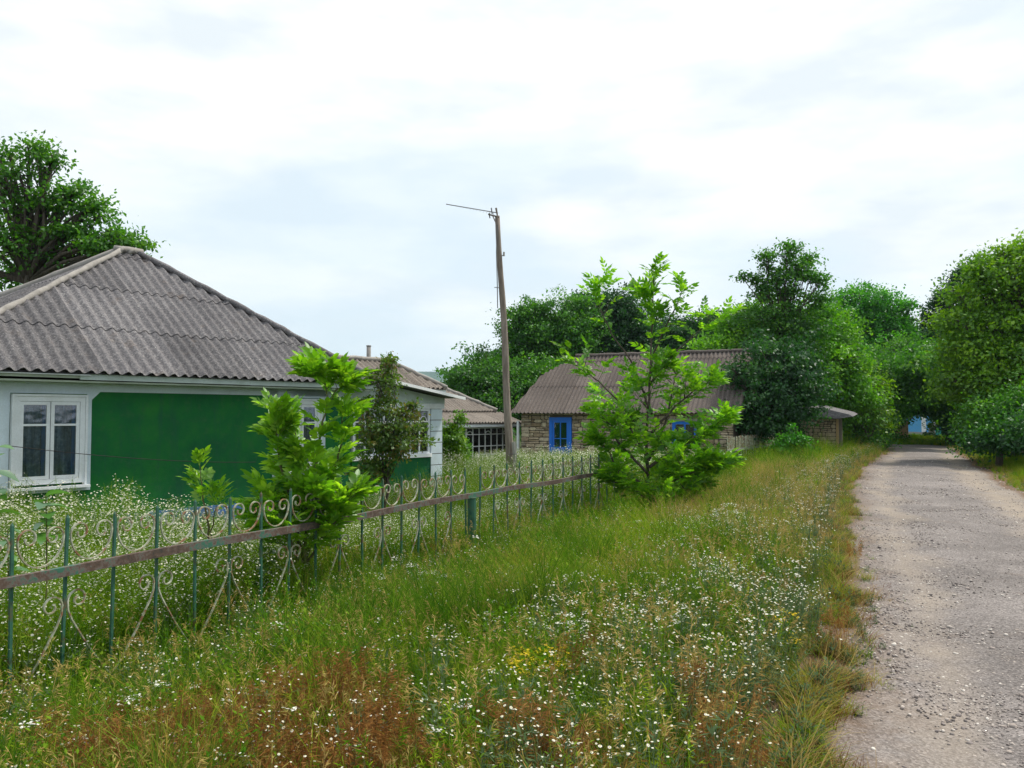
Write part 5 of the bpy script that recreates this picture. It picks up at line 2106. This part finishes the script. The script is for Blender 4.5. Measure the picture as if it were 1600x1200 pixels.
G_green = grassmat('green_grass_blades', [(0.05, 0.16, 0.006), (0.11, 0.26, 0.008), (0.19, 0.34, 0.012), (0.30, 0.39, 0.025)], patchcols=[(0.26, 0.31, 0.02), (0.38, 0.31, 0.055)], pscale=.8, plo=.5, phi=.66)
G_deep = grassmat('deep_green_stalks', [(0.03, 0.10, 0.008), (0.06, 0.165, 0.010), (0.11, 0.22, 0.014), (0.16, 0.24, 0.03)])
G_dry = grassmat('dry_straw_blades', [(0.34, 0.23, 0.07), (0.50, 0.37, 0.14), (0.28, 0.24, 0.06)])
G_brown = grassmat('brown_brome_heads', [(0.17, 0.075, 0.022), (0.26, 0.125, 0.035), (0.33, 0.19, 0.065)])
G_yard = grassmat('yard_flower_stems', [(0.07, 0.17, 0.012), (0.13, 0.25, 0.016), (0.21, 0.30, 0.03)])
G_red = grassmat('reddish_dry_stalks', [(0.14, 0.05, 0.025), (0.22, 0.10, 0.04), (0.26, 0.16, 0.07)])
G_pet = grassmat('white_petals', [(0.75, 0.75, 0.66), (0.85, 0.85, 0.8)], trans=.3)
G_ctr = grassmat('yellow_centres', [(0.55, 0.42, 0.05), (0.6, 0.5, 0.1)], trans=.1)
G_yel = grassmat('yellow_petals', [(0.65, 0.45, 0.02), (0.7, 0.55, 0.05)], trans=.3)
G_grey = grassmat('grey_green_leaves', [(0.07, 0.12, 0.05), (0.11, 0.16, 0.08)])


def region(n, s0, s1, l0, l1, rng, dens=None):
    s = rng.uniform(s0, s1, n); l = rng.uniform(l0, l1, n)
    return s, l


def lod(n_near, s0, s1, l0, l1, rng, d0=5.0, p=1.25):
    """points whose density falls off with distance from the camera"""
    area = (s1 - s0) * (l1 - l0)
    n = int(area * n_near)
    s = rng.uniform(s0, s1, n); l = rng.uniform(l0, l1, n)
    x, y = xy(s, l)
    d = np.hypot(x, y)
    keep = (rng.random(n) < np.minimum(1, (d0 / np.maximum(d, .1)) ** p))
    az = np.abs(x) / np.maximum(y, .01)
    keep &= (y > 1.2) & (az < .82)
    return s[keep], l[keep], x[keep], y[keep], d[keep]


def pn(x, y, f, seed):
    return np.array([noise.noise((float(a) * f, float(b) * f, seed)) for a, b in zip(x, y)])


def meadow():
    rng = np.random.default_rng(3)
    # ---------- verge between road and fence
    src = [grass_src('a', 28, .34, .07, .0048, G_green, seed=1, lean=.5), grass_src('b', 22, .52, .08, .0045, G_green, seed=2, lean=.6), grass_src('c', 30, .24, .09, .0055, G_green, seed=3, lean=.8),
           grass_src('d', 20, .36, .07, .0045, G_dry, seed=4, lean=.5), grass_src('e', 18, .42, .07, .0045, G_red, seed=5, lean=.4),
           weed_src('h', 5, .42, .10, .06, G_deep, 8), weed_src('i', 4, .46, .09, .06, G_yard, 9),
           grass_src('f', 24, .58, .10, .0052, G_deep, seed=6, lean=.55), grass_src('g', 26, .36, .10, .006, G_deep, seed=7, lean=.75)]
    S, Lg, X, Y, Dd = lod(270, -5.6, 0.15, 1.0, 60, rng, 4.5, 1.15)
    keep = S < edge_l(Lg) - .02 + rng.normal(0, .06, len(S))
    S, Lg, X, Y, Dd = [q[keep] for q in (S, Lg, X, Y, Dd)]
    de = edge_l(Lg) - S                                     # metres from the road edge
    k = pn(X, Y, .55, 2.0)
    k2 = pn(X, Y, 1.7, 7.0)
    dry = (k + .5 * k2 > .22) | (rng.random(len(S)) < .10)
    strawzone = (Lg > 11) & (Lg < 24) & (de < 2.4) & (rng.random(len(S)) < .7)
    edgezone = (de < .45) & (rng.random(len(S)) < .5)
    brownzone = (np.hypot((X + 1.05) / .8, (Y - 3.7) / .6) < 1 + .6 * k2) & (rng.random(len(S)) < .5)
    idx = rng.integers(0, 3, len(S))
    deepz = ((de > 3.0 + .6 * k2) & (rng.random(len(S)) < .6)) | (pn(X, Y, .9, 31.0) > .12) & (rng.random(len(S)) < .7)
    idx = np.where(deepz, rng.integers(7, 9, len(S)), idx)
    idx = np.where(dry & ~deepz & (rng.random(len(S)) < .42), 3, idx)
    idx = np.where(strawzone | edgezone, 3, idx)
    idx = np.where(brownzone, 4, idx)
    wz = rng.random(len(S)) < np.where(de > 2.8, .16, .05)
    idx = np.where(wz & (de > .5), rng.integers(5, 7, len(S)), idx)
    sc = rng.uniform(.65, 1.2, len(S)) * np.clip(.45 + de * .5, .35, 1.15) * np.clip(.8 + Dd * .022, .85, 1.5)
    sc *= np.clip(1 + .45 * pn(X, Y, 1.1, 41.0), .6, 1.5)
    sc *= np.where(de > 3.3, np.where(rng.random(len(S)) < .2, .95, .58), 1.0)
    # shorter so that the near ground opens towards the viewer
    sc *= np.where(Dd < 5, .85, 1.0)
    pts = np.stack([X, Y, H(X, Y) - .01], 1)
    scatter('verge_grass', 'tall mixed green and straw grass on the verge between road and fence', 'grass', pts, sc, idx, src, seed=1)

    # ---------- brown brome heads, bottom left
    src = [seedhead_src('a', 12, .42, G_red, G_brown, 1, .11, .008), seedhead_src('b', 10, .36, G_dry, G_brown, 2, .10, .008)]
    S, Lg, X, Y, Dd = lod(300, -5.2, -.3, 1.2, 9, rng, 9, 1)
    k2 = pn(X, Y, 1.6, 3.0)
    inz = (np.hypot((X + 1.1) / .85, (Y - 3.65) / .75) < 1 + 1.1 * k2) & (k2 > -.35) & (rng.random(len(X)) < .85) | ((k2 > .42) & (rng.random(len(X)) < .12)) | ((np.hypot((X - .1) / .4, (Y - 3.4) / .4) < 1 + .8 * k2) & (rng.random(len(X)) < .3)) | ((np.hypot((X - .85) / .2, (Y - 3.4) / .4) < 1 + .6 * k2) & (rng.random(len(X)) < .25))
    X, Y = X[inz], Y[inz]
    scatter('brome_grass', 'reddish brown drooping brome grass patch in the foreground at lower left', 'grass', np.stack([X, Y, H(X, Y)], 1), rng.uniform(.6, 1.0, len(X)), rng.integers(0, 2, len(X)), src, seed=2, tilt=.2)

    # ---------- seed-headed grasses over the verge
    src = [seedhead_src('a', 5, .58, G_dry, G_dry, 11, .12, .007, .1), seedhead_src('b', 6, .52, G_green, G_dry, 12, .11, .008, .1), seedhead_src('c', 5, .5, G_green, G_green, 13, .1, .008, .2)]
    S, Lg, X, Y, Dd = lod(40, -5.6, -.25, 1.4, 50, rng, 6, 1.0)
    keep = S < edge_l(Lg) - .2
    X, Y = X[keep], Y[keep]
    scatter('seeding_grass', 'straw coloured seed heads standing over the verge grass', 'grass', np.stack([X, Y, H(X, Y)], 1), rng.uniform(.7, 1.05, len(X)), rng.integers(0, 3, len(X)), src, seed=3, tilt=.2)

    # ---------- small white flowers on the verge
    src = [flower_src('a', 3, .36, .07, 3, .0070, G_grey, G_pet, G_ctr, 1, 14, .03), flower_src('b', 4, .42, .08, 3, .0062, G_grey, G_pet, G_ctr, 2, 14, .04), flower_src('c', 2, .46, .05, 7, .010, G_deep, G_pet, G_pet, 3, 8, .018)]
    S, Lg, X, Y, Dd = lod(75, -5.4, .1, 1.4, 40, rng, 6, 1.05)
    de = edge_l(Lg) - S
    k = pn(X, Y, .8, 12.0)
    pr = .30 + .70 * np.exp(-((de - 1.1) / 1.0) ** 2) * np.clip(.5 + 1.6 * k, 0, 1) + .22 * (k > .22)
    keep = (rng.random(len(S)) < pr) & (de > .0)
    X, Y = X[keep], Y[keep]
    idx = rng.choice([0, 1, 2], len(X), p=[.5, .475, .025])
    scatter('verge_flowers', 'small white wildflowers dotted over the verge beside the road', 'flowers', np.stack([X, Y, H(X, Y)], 1), rng.uniform(.7, 1.1, len(X)), idx, src, seed=4)

    src = [grass_src('a', 14, .14, .06, .004, G_green, seed=71, lean=.9), grass_src('b', 12, .16, .05, .0035, G_dry, seed=72, lean=1.0), grass_src('c', 12, .10, .08, .005, G_deep, seed=73, lean=.9), weed_src('d', 3, .12, .04, .04, G_grey, 74), grass_src('e', 12, .12, .06, .004, G_red, seed=75, lean=.9)]
    n = 6500
    l = 1.5 + rng.exponential(9, n); off = np.abs(rng.normal(0, .15, n))
    s = edge_l(l) + off
    x, y = xy(s, l)
    kk = pn(x, y, 3.3, 51.0)
    ok = (kk > .0) & (l < 45) & (y > 1)
    x, y, off = x[ok], y[ok], off[ok]
    x2 = []
    scatter('edge_tufts', 'small tufts of grass creeping into the left edge of the gravel road', 'grass', np.stack([x, y, np.zeros(len(x))], 1), rng.uniform(.6, 1.3, len(x)) * np.clip(1.2 - off * 1.6, .35, 1.2), rng.integers(0, 5, len(x)), src, seed=14)
    src = [flower_src('a', 3, .42, .04, 26, .0062, G_deep, G_pet, G_pet, 81, 12, .026), flower_src('b', 2, .40, .05, 22, .0062, G_deep, G_pet, G_pet, 82, 12, .024)]
    P = []
    for (px_, py_, D_, n_) in ((180, 1070, 4.0, 1), (270, 1052, 4.2, 1), (250, 1005, 4.6, 1), (655, 945, 5.6, 1), (730, 945, 5.6, 1), (655, 1135, 3.6, 1), (1130, 815, 10.5, 14), (1000, 830, 9, 3), (700, 865, 7.5, 3), (620, 850, 7.6, 2), (30, 1150, 3.5, 1), (1080, 1010, 5, 2), (870, 1010, 5, 2)):
        for _ in range(n_):
            b_ = at(px_, py_ + 60, D_)
            P.append((b_.x + rng.normal(0, .09 * D_ / 5), b_.y + rng.normal(0, .12 * D_ / 5), 0))
    P = np.array(P); P[:, 2] = H(P[:, 0], P[:, 1])
    scatter('yarrow', 'flat white yarrow heads scattered through the verge grass', 'flowers', P, rng.uniform(.9, 1.15, len(P)), rng.integers(0, 2, len(P)), src, seed=15)

    # yellow flowers
    src = [flower_src('a', 4, .30, .06, 6, .010, G_deep, G_yel, G_yel, 21, 12, .025)]
    c = [(at(1270, 1045, 5.0), .09, 12), (at(1235, 1010, 5.4), .08, 4), (at(845, 1110, 4.6), .10, 12), (at(835, 1080, 4.7), .12, 6), (at(8, 922, 5.2), .08, 5)]
    P = []
    for (p, r, n) in c:
        for _ in range(n):
            x = p.x + rng.normal(0, r); y = p.y + rng.normal(0, r)
            q = sl(x, y)
            if q[0] < float(edge_l(q[1])) - .08: P.append((x, y, hz(x, y)))
    scatter('yellow_flowers', 'little tufts of yellow flowers near the road edge', 'flowers', np.array(P), rng.uniform(.6, 1.0, len(P)), np.zeros(len(P)), src, seed=5)

    # ---------- yard full of white fleabane
    src = [weed_src('y', 5, .68, .12, .07, G_yard, 18), grass_src('a', 24, .55, .10, .006, G_deep, seed=31, lean=.3), grass_src('b', 20, .70, .10, .0055, G_green, seed=32, lean=.35), grass_src('c', 26, .40, .11, .008, G_deep, seed=33, lean=.5)]
    S, Lg, X, Y, Dd = lod(130, -24, -5.05, -4, 45, rng, 7, 1.1)
    ok = ~inhouse(X, Y)
    X, Y, Dd = X[ok], Y[ok], Dd[ok]
    la, lb = (X + 8.2) * ux + (Y - 10.54) * uy, -(X + 8.2) * uy + (Y - 10.54) * ux
    lowz = 1 - .5 * smooth(1.9, 2.9, la) * (1 - smooth(7.6, 8.6, la)) * smooth(-7.0, -3.6, lb)
    scatter('yard_grass', 'deep green grass filling the yard behind the iron fence', 'grass', np.stack([X, Y, H(X, Y) - .01], 1), rng.uniform(.7, 1.15, len(X)) * np.clip(.85 + Dd * .02, .9, 1.4) * (1 - .5 * smooth(17, 27, Y)) * lowz, rng.choice([0, 1, 2, 3], len(X), p=[.14, .28, .29, .29]), src, seed=6)
    src = [flower_src('a', 6, .86, .10, 11, .0085, G_yard, G_pet, G_ctr, 41, 22, .07, False), flower_src('b', 5, .74, .12, 10, .0090, G_yard, G_pet, G_ctr, 42, 22, .09, False), flower_src('c', 6, .95, .12, 12, .010, G_yard, G_pet, G_ctr, 43, 22, .08, False)]
    S, Lg, X, Y, Dd = lod(46, -20, -5.1, -4, 40, rng, 13, .7)
    ok = ~inhouse(X, Y)
    k = pn(X, Y, .5, 22.0)
    ok &= rng.random(len(X)) < np.clip(.72 + 1.4 * k, .2, 1) * np.clip(.42 + Dd * .05, .5, 1)
    ok &= ~((Dd > 26) & (rng.random(len(X)) < .3))
    X, Y, Dd = X[ok], Y[ok], Dd[ok]
    dx, dy = X + 8.2, Y - 10.54
    la, lb = dx * ux + dy * uy, -dx * uy + dy * ux
    hs = rng.uniform(.85, 1.28, len(X)) * (1 - .70 * smooth(1.9, 2.9, la) * (1 - smooth(7.6, 8.6, la)) * smooth(-7.0, -3.6, lb)) * (1 - .5 * smooth(7.6, 8.4, la) * (1 - smooth(10.6, 11.2, la)) * smooth(-4.5, -2.0, lb) * (lb < .4)) * (1 - .33 * smooth(17, 27, Y)) * (.76 + .24 * smooth(8, 13, Dd))
    scatter('yard_flowers', 'dense tall white fleabane daisies filling the yard behind the fence', 'flowers', np.stack([X, Y, H(X, Y)], 1), hs, rng.integers(0, 3, len(X)), src, seed=7)

    # ---------- grass right of the road
    src = [grass_src('a', 26, .24, .09, .006, G_green, seed=51), grass_src('b', 24, .34, .09, .006, G_green, seed=52, lean=.4), grass_src('c', 22, .22, .09, .005, G_dry, seed=53, lean=.5)]
    S, Lg, X, Y, Dd = lod(60, 1.9, 8.5, 8, 62, rng, 14, .9)
    keep = S > edge_r(Lg) + rng.normal(0, .08, len(S))
    S, Lg, X, Y = S[keep], Lg[keep], X[keep], Y[keep]
    dr = S - edge_r(Lg)
    idx = np.where((dr < .5) & (rng.random(len(S)) < .5), 2, rng.integers(0, 2, len(S)))
    scatter('right_verge_grass', 'short green grass along the right side of the road', 'grass', np.stack([X, Y, H(X, Y)], 1), rng.uniform(.6, 1.1, len(X)) * np.clip(.5 + dr * .6, .5, 1.3), idx, src, seed=8)
    # far end of the lane
    n = 2600
    s = rng.uniform(-6, 8, n); l = rng.uniform(46.5, 66, n)
    x, y = xy(s, l)
    scatter('lane_end_grass', 'green grass where the lane ends under the trees', 'grass', np.stack([x, y, H(x, y)], 1), rng.uniform(.7, 1.2, n), rng.integers(0, 2, n), [grass_src('a', 26, .3, .16, .012, G_green, seed=61), grass_src('b', 26, .22, .18, .012, G_deep, seed=62)], seed=9)


def inhouse(x, y):
    x = np.asarray(x); y = np.asarray(y)
    r = np.zeros(len(x), bool)
    for (ox, oy, an, a0, a1, b0, b1) in ((-8.2, 10.54, UA, .3, 10.7, .3, 6.7), (-4.62, 19.75, UA, 0, 4.2, .2, 2.5), (-2.75 - ux * 1.6, 30 - uy * 1.6, UA, 0, 6.6, .4, 5.5), (-.05, 31, atan2(-.409, .912), .2, 8.6, .2, 5.8)):
        dx, dy = x - ox, y - oy
        a = dx * cos(an) + dy * sin(an); b = -dx * sin(an) + dy * cos(an)
        r |= (a > a0) & (a < a1) & (b > b0) & (b < b1)
    return r


meadow()


# ------------------------------------------------------------------ gravel on the road
def gravel():
    rng = np.random.default_rng(9)
    m, nt, o = mat('gravel_stones')
    c = nramp(nt, orand(nt), [(0, (0.17, 0.15, 0.145)), (.35, (0.25, 0.215, 0.205)), (.7, (0.36, 0.31, 0.28)), (1, (0.58, 0.54, 0.50))])
    principled(nt, o, c, .9, .2)
    srcs = []
    for k in range(4):
        r = random.Random(k)
        vs = []
        for (z, rr) in ((-.3, .7), (.05, 1.0), (.42, .62)):
            for i in range(6):
                a = i / 6 * 2 * pi + z
                vs.append((rr * cos(a) * r.uniform(.75, 1.15), rr * sin(a) * r.uniform(.6, 1.0), z + r.uniform(-.1, .1)))
        fs = [(i, (i + 1) % 6, 6 + (i + 1) % 6, 6 + i) for i in range(6)] + [(6 + i, 6 + (i + 1) % 6, 12 + (i + 1) % 6, 12 + i) for i in range(6)] + [(12, 13, 14, 15), (12, 15, 16, 17)]
        srcs.append(build_src('g', vs, fs, m))
    n = 60000
    l = 1.2 + rng.exponential(6.5, n)
    s = rng.uniform(-.7, 3.2, n)
    x, y = xy(s, l)
    keep = (s > edge_l(l) - .15) & (l < 34) & (y > 1) & (x / np.maximum(y, .1) < .75)
    k = np.array([noise.noise((float(a) * .9, float(b) * .5, 5)) for a, b in zip(x, y)])
    keep &= rng.random(n) < np.clip(.55 + 1.6 * k, .12, 1)
    x, y, l, s = x[keep], y[keep], l[keep], s[keep]
    t = (s - edge_l(l) + .25) / (edge_r(l) - edge_l(l) + .5)
    z = .045 * (1 - np.abs(2 * t - 1) ** 2) - .025 * np.exp(-((t - .27) / .07) ** 2) - .025 * np.exp(-((t - .75) / .07) ** 2)
    sc = rng.lognormal(-5.05, .45, len(x))
    sc = np.minimum(sc, .026) * np.clip(.8 + l * .03, 1, 1.6)
    scatter('gravel', 'loose grey and pale gravel stones on the road surface', 'gravel', np.stack([x, y, z + .001], 1), sc, rng.integers(0, 4, len(x)), srcs, seed=10, tilt=.3)


gravel()


# thin wire across the green wall
def wire():
    a = at(18, 697, 9.3); b = at(400, 722, 13.4)
    m = MB()
    n = 12
    m.tube([Vector(a).lerp(Vector(b), i / n) - Vector((0, 0, .06 * 4 * (i / n) * (1 - i / n))) - Vector(a) for i in range(n + 1)], .0045, 4)
    o = m.build('clothes_wire', M['dark'])
    o.location = a
    tag(o, 'thin dark wire stretched across the green wall and white window', 'wire')


wire()


# ------------------------------------------------------------------ air
def haze():
    m, nt, o = mat('haze_air')
    v = nt.nodes.new('ShaderNodeVolumePrincipled')
    v.inputs['Color'].default_value = (0.62, 0.82, 1.0, 1)
    v.inputs['Density'].default_value = 0.00017
    v.inputs['Anisotropy'].default_value = 0.2
    lk(nt, v.outputs[0], o.inputs['Volume'])
    mb = MB()
    mb.box(-3700, 3700, -700, 4400, -60, 175)
    tag(mb.build('haze', m), 'thin pale air that fades the far hills', 'haze', kind='stuff')


haze()
